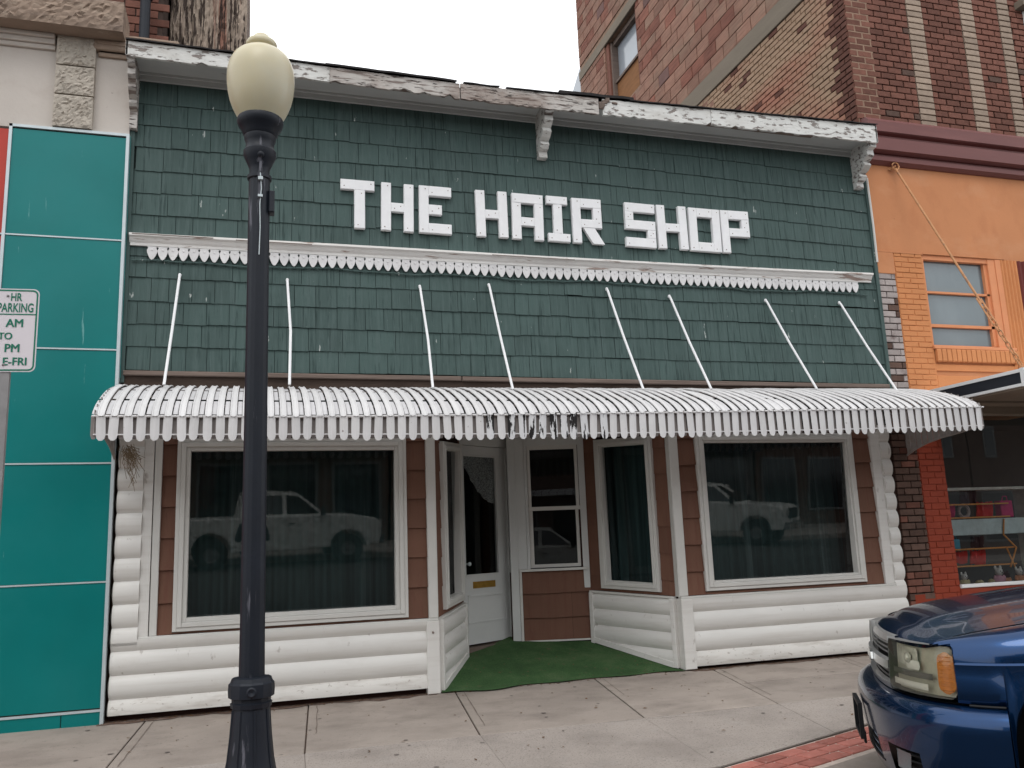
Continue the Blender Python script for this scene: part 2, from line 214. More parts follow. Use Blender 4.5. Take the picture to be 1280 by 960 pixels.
# ------------------------------------------------------------------ mesh helpers
ORG = {}
class Fr:
    """a local frame: a along u, d outwards along n, z up (optionally sheared)"""
    def __init__(s, o=(0, 0, 0), u=(1, 0, 0), n=(0, -1, 0), w=(0, 0, 1)):
        s.o = Vector(o); s.u = Vector(u); s.n = Vector(n); s.w = Vector(w)
    def p(s, a, d, z): return s.o + s.u * a + s.n * d + s.w * z
F0 = Fr()
def frame_between(A, B, z=0):
    """vertical wall from A to B (left to right seen from outside)"""
    u = Vector((B[0] - A[0], B[1] - A[1], 0)); L = u.length; u.normalize(); n = Vector((u.y, -u.x, 0))
    return Fr((A[0], A[1], z), u, n), L
class MB:
    def __init__(s): s.v = []; s.f = []
    def add(s, vs, fs):
        b = len(s.v); s.v += [Vector(v) for v in vs]; s.f += [tuple(i + b for i in f) for f in fs]; return s
    def box(s, F, a0, a1, d0, d1, z0, z1, ch=0.0):
        if ch > 0:
            # chamfered front edges
            pts = []
            for (d, e) in ((d0, 0), (d1 - ch, 0), (d1, ch)):
                pts += [F.p(a0 + e, d, z0 + e), F.p(a1 - e, d, z0 + e), F.p(a1 - e, d, z1 - e), F.p(a0 + e, d, z1 - e)]
            fs = [(0, 3, 2, 1), (8, 9, 10, 11)]
            for k in (0, 4):
                for i in range(4):
                    j = (i + 1) % 4; fs.append((k + i, k + j, k + 4 + j, k + 4 + i))
            return s.add(pts, fs)
        P = [F.p(a, d, z) for d in (d0, d1) for z in (z0, z1) for a in (a0, a1)]
        return s.add(P, [(0, 2, 3, 1), (4, 5, 7, 6), (0, 1, 5, 4), (2, 6, 7, 3), (0, 4, 6, 2), (1, 3, 7, 5)])
    def sheet(s, rows, close=False):
        """rows: list of equal length point lists -> quads"""
        b = len(s.v); n = len(rows[0])
        for r in rows: s.v += [Vector(p) for p in r]
        for i in range(len(rows) - 1):
            for j in range(n - (0 if close else 1)):
                k = (j + 1) % n
                s.f.append((b + i * n + j, b + i * n + k, b + (i + 1) * n + k, b + (i + 1) * n + j))
        return s
    def ngon(s, pts):
        b = len(s.v); s.v += [Vector(p) for p in pts]; s.f.append(tuple(range(b, b + len(pts)))); return s
    def prism(s, F, poly, d0, d1):
        """poly (a,z) counter-clockwise seen from outside, extruded from d0 to d1"""
        n = len(poly); b = len(s.v)
        s.v += [F.p(a, d0, z) for a, z in poly] + [F.p(a, d1, z) for a, z in poly]
        s.f.append(tuple(b + i for i in reversed(range(n)))); s.f.append(tuple(b + n + i for i in range(n)))
        for i in range(n):
            j = (i + 1) % n; s.f.append((b + i, b + j, b + n + j, b + n + i))
        return s
    def lathe(s, prof, seg=24, c=(0, 0), sq=None):
        rows = []
        for z, r in prof:
            rows.append([(c[0] + r * math.cos(2 * PI * k / seg), c[1] + r * math.sin(2 * PI * k / seg), z) for k in range(seg)])
        s.sheet(rows, True); b = len(s.v)
        s.ngon(rows[-1])
        s.ngon(list(reversed(rows[0]))); return s
    def tube(s, pts, r, seg=8):
        pts = [Vector(p) for p in pts]; rows = []
        for i, p in enumerate(pts):
            t = (pts[min(i + 1, len(pts) - 1)] - pts[max(i - 1, 0)]).normalized()
            x = t.cross(Vector((0, 0, 1)))
            if x.length < .05: x = t.cross(Vector((0, 1, 0)))
            x.normalize(); y = t.cross(x)
            rr = r[i] if isinstance(r, (list, tuple)) else r
            rows.append([p + x * rr * math.cos(2 * PI * k / seg) + y * rr * math.sin(2 * PI * k / seg) for k in range(seg)])
        s.sheet(rows, True); s.ngon(rows[0]); s.ngon(list(reversed(rows[-1]))); return s
    def blob(s, c, r, seg=10, rings=7):
        if not isinstance(r, (tuple, list)): r = (r, r, r)
        rows = []
        for i in range(rings + 1):
            ph = PI * i / rings - PI / 2; q = max(math.cos(ph), .02)
            rows.append([(c[0] + r[0] * q * math.cos(2 * PI * k / seg), c[1] + r[1] * q * math.sin(2 * PI * k / seg), c[2] + r[2] * math.sin(ph)) for k in range(seg)])
        return s.sheet(rows, True)
    def wheelrev(s, c, prof, seg=36):
        """revolve (y, r) profile about the y axis through c"""
        rows = [[(c[0] + r * math.cos(2 * PI * k / seg), c[1] + y, c[2] + r * math.sin(2 * PI * k / seg)) for k in range(seg)] for y, r in prof]
        return s.sheet(rows, True)
    def build(s, name, m, parent=None, smooth=False, label=None, cat=None, group=None, kind=None, bevel=0, angle=40):
        me = bpy.data.meshes.new(name)
        c = Vector((0, 0, 0))
        for v in s.v: c += v
        c /= max(1, len(s.v))
        if parent is None: c.z = min(v.z for v in s.v)
        me.from_pydata([v - c for v in s.v], [], s.f); me.update()
        bm = bmesh.new(); bm.from_mesh(me); bmesh.ops.recalc_face_normals(bm, faces=bm.faces); bm.to_mesh(me); bm.free()
        if smooth:
            me.shade_smooth()
            try: me.set_sharp_from_angle(angle=math.radians(angle))
            except Exception: pass
        me.materials.append(M[m] if isinstance(m, str) else m)
        o = bpy.data.objects.new(name, me); COL.objects.link(o)
        po = ORG.get(parent, Vector((0, 0, 0))) if parent is not None else Vector((0, 0, 0))
        o.location = c - po; ORG[o] = c
        if parent is not None: o.parent = parent
        if bevel:
            b = o.modifiers.new('bevel', 'BEVEL'); b.width = bevel; b.segments = 2; b.limit_method = 'ANGLE'; b.angle_limit = math.radians(50)
        tag(o, label, cat, group, kind)
        return o
def tag(o, label=None, cat=None, group=None, kind=None):
    if label: o['label'] = label
    if cat: o['category'] = cat
    if group: o['group'] = group
    if kind: o['kind'] = kind
def thing(name, loc, label, cat, group=None):
    o = bpy.data.objects.new(name, None); COL.objects.link(o); o.location = loc; o.empty_display_size = .2
    ORG[o] = Vector(loc); tag(o, label, cat, group); return o
def inst(name, me, parent, F, a, d, z, sa, sd, sz, rot=0.0):
    """link a copy of a shared unit mesh, scaled and oriented in frame F"""
    o = bpy.data.objects.new(name, me); COL.objects.link(o); o.parent = parent
    u = F.u.copy(); n = F.n.copy()
    ra = Matrix.Rotation(rot, 3, n); 
    mt = Matrix.Identity(4); cols = (ra @ u * sa, -n * sd, ra @ Vector((0, 0, 1)) * sz)
    for i, c in enumerate(cols):
        for k in range(3): mt[k][i] = c[k]
    p = F.p(a, d, z) - ORG[parent]
    for k in range(3): mt[k][3] = p[k]
    o.matrix_local = mt; return o
def unit_piece(name, m, ch=.028, chz=.07, wob=.015):
    """a unit brick, centre at origin in a and z, back at y=0, front at y=-1, with worn edges"""
    b = MB(); q = lambda: random.uniform(-wob, wob)
    pts = []
    for (y, e, ez) in ((0, 0, 0), (-.85, 0, 0), (-1, ch, chz)):
        pts += [(-.5 + e + q(), y, -.5 + ez + q()), (.5 - e + q(), y, -.5 + ez + q()), (.5 - e + q(), y, .5 - ez + q()), (-.5 + e + q(), y, .5 - ez + q())]
    fs = [(8, 9, 10, 11)]
    for k in (0, 4):
        for i in range(4):
            j = (i + 1) % 4; fs.append((k + i, k + j, k + 4 + j, k + 4 + i))
    me = bpy.data.meshes.new(name); me.from_pydata(pts, [], fs)
    bm = bmesh.new(); bm.from_mesh(me); bmesh.ops.recalc_face_normals(bm, faces=bm.faces)
    bm.to_mesh(me); bm.free(); me.update(); me.materials.append(M[m]); return me
UP = {}
def unit(m, n=3, **k):
    if m not in UP: UP[m] = [unit_piece(m + '_piece', m, **k) for _ in range(n)]
    return random.choice(UP[m])
def place_pieces(name, parent, items, cap=300, rest_name=None):
    """items: (F, a, d, z, sa, sd, sz, mat, rot). The nearest `cap` become objects, the rest one mesh per material"""
    def size(t):
        p = t[0].p(t[1], t[2], t[3]); v = p - CAM; vis = abs(v.normalized().dot(t[0].n)) ** .5
        q = v.dot(W_); onscreen = q > 0 and abs(v.dot(R_) / q) < .63 and -.48 < v.dot(U_) / q < .48
        return (1 if onscreen else .05) * vis * math.sqrt(t[4] * t[6]) / v.length
    items = sorted(items, key=size, reverse=True)
    for t in items[:cap]:
        inst(name, unit(t[7]), parent, t[0], t[1], t[2], t[3], t[4], t[5], t[6], t[8] if len(t) > 8 else 0)
    rest = {}
    for t in items[cap:]: rest.setdefault(t[7], []).append(t)
    for mt, L in rest.items():
        b = MB()
        for t in L:
            b.box(t[0], t[1] - t[4] / 2, t[1] + t[4] / 2, t[2], t[2] + t[5], t[3] - t[6] / 2, t[3] + t[6] / 2, ch=min(.005, t[5] * .4))
        b.build(rest_name or name, mt, parent, kind='stuff')

# ================================================================== GROUND
def gz(y): return -.026 * max(0.0, -y)          # pavement falls towards the street
KO, KD = Vector((3.3, -4.0)), Vector((.95, .316)).normalized()      # angled kerb of the bulb-out
KN = Vector((KD.y, -KD.x))
MB().sheet([[(-400, -400, -.30), (400, -400, -.30)], [(-400, 400, -.30), (400, 400, -.30)]]).build('ground', 'asphalt', kind='structure')
road = MB(); rows = []
for i in range(29):
    y = -17.2 + i * (17.2 - 2.2) / 28
    rows.append([(x, y, -.235 + .035 * math.sin(PI * (y + 17.2) / 15)) for x in [-60 + k * 6 for k in range(21)]])
road.sheet(rows).build('road', 'asphalt', kind='structure', smooth=True)
# angled parking stripes on the near lane
lm = bpy.data.objects
# pavement: slabs separated by recessed joints
pav = thing('pavement', (3, -1.8, -.06), 'tan concrete pavement slabs in front of the shops', 'pavement'); del pav['category']; pav['kind'] = 'structure'
def kerb_y(x, off=0):          # y of the kerb line (front edge) at x, curved in from the straight kerb
    base = -3.99 + (x - 3.3) * .345
    if x < 2.6: base = -4.22 - .10 * min(1, (2.6 - x) / 3)
    if x > 7.5: base = -2.6
    return base + off
bed = MB(); xs = [-40, -20, -10, -6] + [-4 + .5 * i for i in range(28)] + [12, 20, 40]
bed.sheet([[(x, kerb_y(x, .02), gz(kerb_y(x)) - .02) for x in xs], [(x, -1.7, gz(-1.7) - .014) for x in xs], [(x, .4, -.012) for x in xs]])
bed.build('slab_bed', 'joint', pav)
def slab(poly, m, th=.012):
    b = MB(); n = len(poly); g = .009 if m == 'concrete' else .0015
    cx = sum(p[0] for p in poly) / n; cy = sum(p[1] for p in poly) / n
    def ins(p, e): v = Vector((p[0] - cx, p[1] - cy)); L = v.length; v *= (L - e) / L; return (cx + v.x, cy + v.y)
    j = random.uniform(-.002, .002)
    lo = [ins(p, g) for p in poly]; hi = [ins(p, g + (.008 if m == 'concrete' else .0015)) for p in poly]
    A = [(p[0], p[1], gz(p[1]) - th) for p in lo]; B = [(p[0], p[1], gz(p[1]) - .004 + j) for p in lo]; C = [(p[0], p[1], gz(p[1]) + j) for p in hi]
    b.sheet([A, B, C], True); b.ngon(C); b.build('slab', m, pav)
sk = lambda x: -.06 - .03 * max(0, x)         # joints lean a little, more so to the right
jx = [-9.9, -8.5, -7.1, -5.7, -4.3, -3.15, -2.05, -.83, .49, 1.81, 3.2, 4.46, 5.95, 7.3, 8.6, 10.0, 11.4]
wall_y = -.015
for i in range(len(jx) - 1):
    a, b_ = jx[i], jx[i + 1]; sa, sb = sk(a), sk(b_)
    f = lambda x, s, y: x + s * (-y)
    if a > 4.0:
        slab([(f(a, sa, wall_y), wall_y), (f(b_, sb, wall_y), wall_y), (f(b_, sb, -.82), -.82), (f(a, sa, -.82), -.82)], 'concrete')
        slab([(f(a, sa, -.83), -.83), (f(b_, sb, -.83), -.83), (f(b_, sb, -1.7), -1.7), (f(a, sa, -1.7), -1.7)], 'concrete')
    else:
        slab([(f(a, sa, wall_y), wall_y), (f(b_, sb, wall_y), wall_y), (f(b_, sb, -1.7), -1.7), (f(a, sa, -1.7), -1.7)], 'concrete')
    def sy(x): return kerb_y(x, 1.048)
    xa, xb = f(a, sa, -1.7), f(b_, sb, -1.7)
    if sy(xb) < -1.75 and sy(xa) < -1.75:
        slab([(xa, -1.7), (xb, -1.7), (xb + (sb * .9), sy(xb)), (xa + sa * .9, sy(xa))], 'aggregate')
# brick paver strip following the kerb: three rows
pv = []; bedp = MB(); L1, L2 = [], []
x = -9.0
def strip_pt(x, k):
    o = .80 - k; return Vector((x, kerb_y(x, o), 0))
x = -8.0
xs_ = []
while x < 7.0: xs_.append(x); x += .205
for x in xs_:
    L1.append((x, kerb_y(x, 1.06), gz(kerb_y(x, 1.06)) - .003)); L2.append((x, kerb_y(x, .60), gz(kerb_y(x, .60)) - .003))
MB().sheet([L1, L2]).build('paver_bed', 'paver_joint', pav)
for r in range(3):
    o = .985 - r * .122
    for x in xs_[:-1]:
        x0 = x + (.1 if r % 2 else 0); x1 = x0 + .205
        p = Vector((x0, kerb_y(x0, o), 0)); q = Vector((x1, kerb_y(x1, o), 0)); u = (q - p); Lq = u.length; u.normalize()
        c = (p + q) / 2; c.z = gz(c.y) + random.uniform(-.001, .002)
        n = Vector((0, 0, 1)); w = n.cross(u)
        if 1.2 < x < 6.5 or True:
            pv.append((c, u, w, Lq * .925, .106))
pm = [unit_piece('paver_piece', 'paver', .03, .05, .015) for _ in range(3)]
pv.sort(key=lambda t: (t[0] - CAM).length)
def put_paver(t, me):
    c, u, w, L, wd = t
    o = bpy.data.objects.new('paver', me); COL.objects.link(o); o.parent = pav
    mt = Matrix.Identity(4)
    for i, cc in enumerate((u * L, Vector((0, 0, -1)) * .02, w * wd)):
        for k in range(3): mt[k][i] = cc[k]
    pp = c - ORG[pav] + Vector((0, 0, -.016))
    for k in range(3): mt[k][3] = pp[k]
    o.matrix_local = mt
for t in pv[:220]: put_paver(t, random.choice(pm))
# kerb stones
k0 = None
for i in range(-14, 16):
    xa, xb = i * 1.0 + .01, i * 1.0 + .99
    P = [(xa, kerb_y(xa, .625)), (xb, kerb_y(xb, .625)), (xb, kerb_y(xb)), (xa, kerb_y(xa))]
    b = MB(); T = [(p[0], p[1], gz(p[1]) + .001) for p in P]; B = [(p[0], p[1], -.34) for p in P]
    b.sheet([B, T], True); b.ngon(T); b.build('kerb_stone', 'concrete', pav, bevel=.015)
# tooled lines beside the joints, cracks and gum spots
def ribbon(pts, w, m_, name):
    b = MB(); A, B_ = [], []
    for i, p in enumerate(pts):
        q = pts[min(i + 1, len(pts) - 1)]; o_ = pts[max(i - 1, 0)]; d_ = Vector((q[0] - o_[0], q[1] - o_[1])).normalized(); nn = Vector((-d_.y, d_.x)) * w / 2 * random.uniform(.6, 1.3)
        A.append((p[0] + nn.x, p[1] + nn.y, gz(p[1]) + .004)); B_.append((p[0] - nn.x, p[1] - nn.y, gz(p[1]) + .004))
    b.sheet([A, B_]); b.build(name, m_, pav, kind='stuff')
rk_ = random.Random(11)
for x0 in jx[6:13]:
    for e, ln in ((.075, rk_.uniform(.7, 1.5)),):
        s_ = sk(x0); ribbon([(x0 + e + s_ * t + rk_.gauss(0, .002), -t) for t in [.06 + ln * i / 14 for i in range(15)]], .006, 'crack', 'tooled_line')
for (x0, y0, dx_, dy_, n_) in ((2.6, -1.72, .10, -.02, 9), (5.0, -.9, .07, -.05, 7)):
    p = [(x0, y0)]
    for i in range(n_): p.append((p[-1][0] + dx_ + rk_.gauss(0, .025), p[-1][1] + dy_ + rk_.gauss(0, .018)))
    ribbon(p, .0045, 'crack', 'crack')
gb = MB()
for i in range(45):
    x = rk_.uniform(-2, 6); y = -rk_.uniform(.1, 3.0); r_ = rk_.uniform(.008, .022); gb.ngon([(x + r_ * math.cos(a) * rk_.uniform(.7, 1.2), y + r_ * math.sin(a) * rk_.uniform(.7, 1.2), gz(y) + .0045) for a in [k * PI / 4 for k in range(8)]])
gb.build('gum_spot', 'gum', pav, kind='stuff')
# far pavement across the street
MB().box(F0, -60, 60, 17.2, 22.6, -.3, -.08).build('far_pavement', 'concrete', kind='structure')
# dirt line against the wall and litter
lt = MB()
for i in range(620):
    x = random.uniform(-1.2, 7.0); y = -abs(random.gauss(0, .05)) - .02
    if 1.7 < x < 4.1: y = random.gauss(-.06, .03)
    if random.random() < .22: x = random.uniform(-1, 6.5); y = random.uniform(-2.4, 0)
    if random.random() < .12: x = random.uniform(1.9, 4.0); y = random.uniform(0, .8)
    z = gz(y) + .003 + (max(0, y) * .235 if 1.6 < x < 4.2 else 0) + (.012 if y > 0 else 0)
    s = random.uniform(.004, .013); a = random.uniform(0, 6.28)
    lt.ngon([(x + s * math.cos(a + k * 1.57) * (1.6 if k % 2 else .8), y + s * math.sin(a + k * 1.57) * (1.6 if k % 2 else .8), z + random.uniform(0, .008)) for k in range(4)])
dt = MB(); A, B2 = [], []
for i in range(160):
    x = -1.2 + i * 8.3 / 159; wv = .085 + .035 * math.sin(i * .31) + .02 * math.sin(i * 1.3 + 1) + random.uniform(-.012, .012)
    if 1.62 < x < 4.18: wv = .002
    A.append((x, .06, .0035)); B2.append((x, -.03 - max(0, wv), gz(-.03 - max(0, wv)) + .0035))
dt.sheet([A, B2]); dt.build('dirt', 'dirt', pav, kind='stuff')
lt.build('leaf_litter', 'leaf', label='scatter of dry leaf crumbs and grit along the shop base', kind='stuff')

# ================================================================== HAIR SHOP
shop = thing('shop_building', (2.95, 0, 0), 'single storey shop with green shingle upper wall and white log siding below', 'building')
XL, XR = -1.15, 7.07
# core walls
w = MB(); w.box(F0, XL, XR, -.35, -.012, 2.5, 5.86); w.build('wall', 'green_back', shop)
w = MB()
for t in ((XL, -.60, -.3, 2.5), (1.32, 1.66, -.3, 2.5), (4.17, 4.53, -.3, 2.5), (6.38, XR, -.3, 2.5), (-.60, 1.32, -.3, .76), (4.53, 6.38, -.3, .82), (-.60, 1.32, 2.30, 2.5), (4.53, 6.38, 2.335, 2.5)):
    w = MB(); w.box(F0, t[0], t[1], -.22, -.012, t[2], t[3]); w.build('lower_wall', 'brown_back', shop)
# room
w = MB(); w.box(F0, XL, XR, -6, -5.9, -.1, 3.4); w.box(F0, XL, XL + .1, -6, -.3, -.1, 5.8); w.box(F0, XR - .1, XR, -6, -.3, -.1, 5.8)
w.box(F0, XL, XR, -6, -1.35, .1, .25); w.box(F0, XL, XR, -6, -.35, 2.95, 3.05)
w.box(F0, XL, 1.60, -1.35, -.3, .1, .45); w.box(F0, 4.25, XR, -1.35, -.3, .1, .45)
w.build('interior', 'room', shop)
w = MB(); w.box(F0, XL, XR, -6.1, .30, 5.87, 5.93); w.build('roof', 'tar', shop)
# green shingles
items = []
rows_z = [5.557 - .2235 * k for k in range(7)]          # lower edges, upper field
rows = [(5.557, 5.82)] + [(z, z + .2235) for z in rows_z[1:]]
rows += [(4.05, 4.20)] + [(z, z + .2145) for z in (3.836, 3.621, 3.407, 3.192, 2.978)]
um = {}
def shingle_mesh(kind):
    """unit shingle: tapered, thick at the butt, with shallow grooves"""
    b = MB(); n = 7
    bot = [-.5 + random.uniform(-.006, .012) for _ in range(n)]
    rowsP = []
    for k, (z, y) in enumerate([(None, -.05), (None, -1.0), (.5, -.18)]):
        r = []
        for i in range(n):
            a = -.5 + i / (n - 1)
            zz = bot[i] if z is None else z
            yy = y + (.12 if (i % 2 == 1 and kind and y < -.1) else 0)
            r.append((a, yy, zz))
        rowsP.append(r)
    b.sheet(rowsP)
    b.ngon([rowsP[0][0], rowsP[1][0], rowsP[2][0], (-.5, 0, .5)]); b.ngon([rowsP[0][-1], rowsP[1][-1], rowsP[2][-1], (.5, 0, .5)])
    me = bpy.data.meshes.new('shingle'); me.from_pydata(b.v, [], b.f)
    bm = bmesh.new(); bm.from_mesh(me); bmesh.ops.recalc_face_normals(bm, faces=bm.faces); bm.to_mesh(me); bm.free(); me.update()
    me.materials.append(M['green']); return me
SM = [shingle_mesh(i % 2) for i in range(5)]
sh = []
for ri, (z0, z1) in enumerate(rows):
    x = XL + .02 - random.uniform(0, .2)
    while x < XR - .03:
        w_ = random.choice([.12, .15, .18, .2, .2, .24, .27])
        a0, a1 = max(x, XL + .02), min(x + w_, XR - .01)
        if a1 - a0 > .03:
            tt = (a0 + 1.15) / 8.2; wob = .006 * math.sin(a0 * 1.7 + ri * 2) + random.uniform(-.004, .004) + ((.055 * math.sin(PI * tt) - .03 * tt) if ri < 7 else .05 * tt * (z0 - 2.97) / .9)
            sh.append((a0 + .0022, a1 - .0022, z0 + wob, z1 + wob + .012, random.uniform(.011, .016), random.uniform(-.004, .004)))
        x += w_
random.shuffle(sh)
sh.sort(key=lambda t: (Vector(((t[0] + t[1]) / 2, 0, t[2])) - CAM).length - (t[1] - t[0]) * 6)
for t in sh[:300]:
    inst('shingle', random.choice(SM), shop, F0, (t[0] + t[1]) / 2, 0, (t[2] + t[3]) / 2, t[1] - t[0], t[4], t[3] - t[2], t[5])
b = MB()
for t in sh[300:]:
    me = random.choice(SM); cx, cz, sx, sz = (t[0] + t[1]) / 2, (t[2] + t[3]) / 2, t[1] - t[0], t[3] - t[2]
    b.add([(cx + v.co.x * sx + t[5] * v.co.z * sz, v.co.y * t[4], cz + v.co.z * sz) for v in me.vertices], [tuple(p.vertices) for p in me.polygons])
b.build('shingle', 'green', shop, kind='stuff')
# corner boards of the green field
for t in ((XL - .012, XL + .03, 2.86, 5.75), (XR - .02, XR + .025, 2.9, 5.5)): b = MB(); b.box(F0, t[0], t[1], -.2, .03, t[2], t[3]); b.build('corner_trim', 'green', shop)
b = MB(); b.tube([(7.085, -.035, 5.52), (7.095, -.035, 4.9), (7.09, -.035, 4.45)], .014, 6); b.build('edge_strip', 'white', shop)
# fascia of separate weathered boards, soffit, frieze
def fz(x): return 5.965 - .045 * math.exp(-((x - 2.0) / 2.2) ** 2) + .05 * max(0, (x - 3.6) / 3.4) ** 1.5
def fb(x): return 5.812 - .07 * math.exp(-((x - 2.6) / 2.4) ** 2) - .02 * max(0, (x - 3.6) / 3.4)
def fascia(x0, x1, m, d=.40, seed=0, ragged=.004):
    rr = random.Random(seed); n = max(4, int((x1 - x0) / .05)); T, B = [], []
    for i in range(n + 1):
        x = x0 + (x1 - x0) * i / n
        T.append((x, fz(x) - abs(rr.gauss(0, ragged * .6)))); B.append((x, fb(x) + abs(rr.gauss(0, ragged)) * (1 if rr.random() < .7 else 3)))
    b = MB(); rowsA = [[(x, -d + .03, z) for x, z in B], [(x, -d, z) for x, z in B], [(x, -d, z) for x, z in T], [(x, -d + .03, z) for x, z in T]]
    b.sheet(rowsA, False); b.ngon([r[0] for r in rowsA]); b.ngon([r[-1] for r in rowsA]); return b.build('fascia_board', m, shop)
fascia(-1.175, .64, 'peel_light', .395, 1, .003); fascia(.645, 1.93, 'peel', .40, 2, .006); fascia(1.94, 3.44, 'peel', .405, 3, .006)
fascia(3.49, 4.78, 'peel_light', .398, 4, .007); fascia(4.785, 6.985, 'peel_light', .40, 5, .004)
fascia(.2, .66, 'peel_grey', .392, 8, .004)
b = MB(); b.box(F0, -1.16, 3.2, .01, .20, 5.86, 5.868, 0); b.build('soffit_board', 'soffit', shop)
b = MB(); b.box(F0, 3.2, 6.96, .01, .20, 5.861, 5.868, 0); b.build('soffit_board', 'soffit', shop)
b = MB(); b.box(F0, -1.16, 2.1, .204, .37, 5.856, 5.864, 0); b.build('soffit_board', 'soffit', shop)
b = MB(); b.box(F0, 2.1, 6.96, .204, .37, 5.859, 5.866, 0); b.build('soffit_board', 'soffit', shop)
b = MB(); b.box(F0, -1.15, 7.02, .0, .032, 5.785, 5.86); b.box(F0, -1.15, 7.02, .032, .05, 5.835, 5.86); b.build('frieze_board', 'soffit', shop)
b = MB(); b.box(F0, -1.178, -1.16, -.02, .395, 5.82, 5.955); b.box(F0, 6.97, 6.99, -.02, .40, 5.80, 6.01); b.build('fascia_return', 'peel_light', shop)
# ragged roofing felt along the top edge
for (x0, x1, off, th) in ((-1.18, .6, .0, .014), (.6, 1.9, .004, .02), (1.97, 2.35, .0, .012), (2.42, 3.1, .0, .012), (3.0, 3.85, .012, .03), (3.8, 7.0, .0, .012)):
    b = MB(); n = max(4, int((x1 - x0) / .12)); ra, rb = [], []
    for i in range(n + 1):
        x = x0 + (x1 - x0) * i / n; z = fz(x) + off + random.uniform(-.003, .004)
        ra.append((x, -.42 + random.uniform(-.006, .006), z)); rb.append((x, .3, z + .01))
    b.sheet([[(p[0], p[1], p[2] - .0) for p in ra], [(p[0], p[1], p[2] + th) for p in ra], [(p[0], p[1], p[2] + th) for p in rb]]); b.build('roofing_edge', 'tar', shop)
b = MB()
for i in range(9):
    x = 3.5 + random.uniform(-.09, .10); b.box(Fr((x, 0, 0), (1, .1 * random.uniform(-1, 1), random.uniform(-.3, .3))), 0, random.uniform(.02, .06), .392, .412, 5.86 + random.uniform(-.08, .1), 5.89 + random.uniform(-.07, .09))
b.build('rotten_splinters', 'wood', shop, kind='stuff')
for (x0, x1, z) in ((.95, 1.55, 5.79), (2.2, 3.25, 5.775), (4.3, 6.1, 5.79)):
    b = MB(); b.box(F0, x0, x1, .34, .385, z, z + .02); b.build('cracked_edge', 'wood', shop)
# scrolled brackets
def bracket(x0, x1, m, h=.46, name='bracket'):
    prof = [(0, 5.86), (.36, 5.86), (.36, 5.76), (.30, 5.75), (.31, 5.68), (.22, 5.63), (.245, 5.585), (.19, 5.54), (.13, 5.52), (.155, 5.48), (.12, 5.44), (.07, 5.43), (.08, 5.86 - h), (0, 5.86 - h)]
    b = MB(); A = [(x0, -d, z) for d, z in prof]; B = [(x1, -d, z) for d, z in prof]
    b.sheet([A, B], True); b.ngon(A); b.ngon(B); o = b.build(name, m, shop, bevel=.004)
    c = MB(); xm = (x0 + x1) / 2
    for (d, z) in ((.30, 5.80), (.215, 5.66), (.13, 5.56)): c.box(F0, x0 - .006, x1 + .006, d - .03, d + .012, z - .016, z + .012)
    c.build('moulding', m, o)
bracket(2.86, 2.955, 'peel_light', .50); bracket(6.895, 6.99, 'peel_light', .50); bracket(-1.165, -1.10, 'peel', .60)
# middle band with scalloped drip edge
bo = lambda x: .008 * math.sin(x * .8) + .055 * max(0, (x - 2.5) / 4.5)
b = MB(); rowsA = []
for (d, z) in ((0, 4.262), (.035, 4.262), (.085, 4.245), (.085, 4.225), (.06, 4.212), (.045, 4.185), (.03, 4.17), (.03, 4.145), (0, 4.145)):
    rowsA.append([(x, -d, z + bo(x)) for x in [-1.125 + i * .27 for i in range(31)]])
b.sheet(rowsA); b.ngon([r[0] for r in rowsA]); b.ngon([r[-1] for r in rowsA]); b.build('band_moulding', 'band_white', shop)
for (xa, xb, zz) in ((-1.1, -.4, 4.228), (-.2, .5, 4.222), (2.3, 3.2, 4.230)):
    b = MB(); b.box(F0, xa, xb, .085, .088, zz, zz + .007); b.build('band_crack', 'wood', shop)
me = None
def scallop_mesh():
    poly = [(0, -.082), (.014, -.074), (.030, -.045), (.041, -.015), (.044, .008), (.038, .022), (.034, .030), (.038, .038), (.0445, .045), (-.0445, .045), (-.038, .038), (-.034, .030), (-.038, .022), (-.044, .008), (-.041, -.015), (-.030, -.045), (-.014, -.074)]
    b = MB(); b.prism(F0, poly, 0, .012); b.blob((0, -.013, .012), (.012, .004, .012), 8, 4)
    mm = bpy.data.meshes.new('scallop'); mm.from_pydata(b.v, [], b.f); bm = bmesh.new(); bm.from_mesh(mm); bmesh.ops.recalc_face_normals(bm, faces=bm.faces); bm.to_mesh(mm); bm.free()
    mm.materials.append(M['scallop']); return mm
scm = scallop_mesh(); n = 86
for i in range(n):
    x = -.93 + i * (6.74 + .93) / (n - 1)
    inst('scallop', scm, shop, F0, x, .022, 4.095 + bo(x) + random.uniform(-.002, .002), 1.02, 1, 1, random.uniform(-.04, .04))
b = MB(); b.tube([(-1.1 + i * .2, -.024, 4.00 + .010 * math.sin(i * .9) + .006 * math.sin(i * 2.3) + bo(-1.1 + i * .2)) for i in range(41)], .007, 5); b.build('drip_wire', 'green', shop)
# wood sill strip under the shingles
b = MB(); b.box(F0, XL + .02, XR - .02, -.01, .012, 2.80, 2.925); b.build('bare_sheathing', 'sheathing', shop)
b = MB(); b.box(F0, XL + .02, 1.95, 0, .045, 2.925, 2.968, .006); b.build('bottom_rail', 'wood', shop)
b = MB(); b.box(F0, 1.96, XR - .02, 0, .05, 2.922, 2.966, .006); b.build('bottom_rail', 'wood', shop)

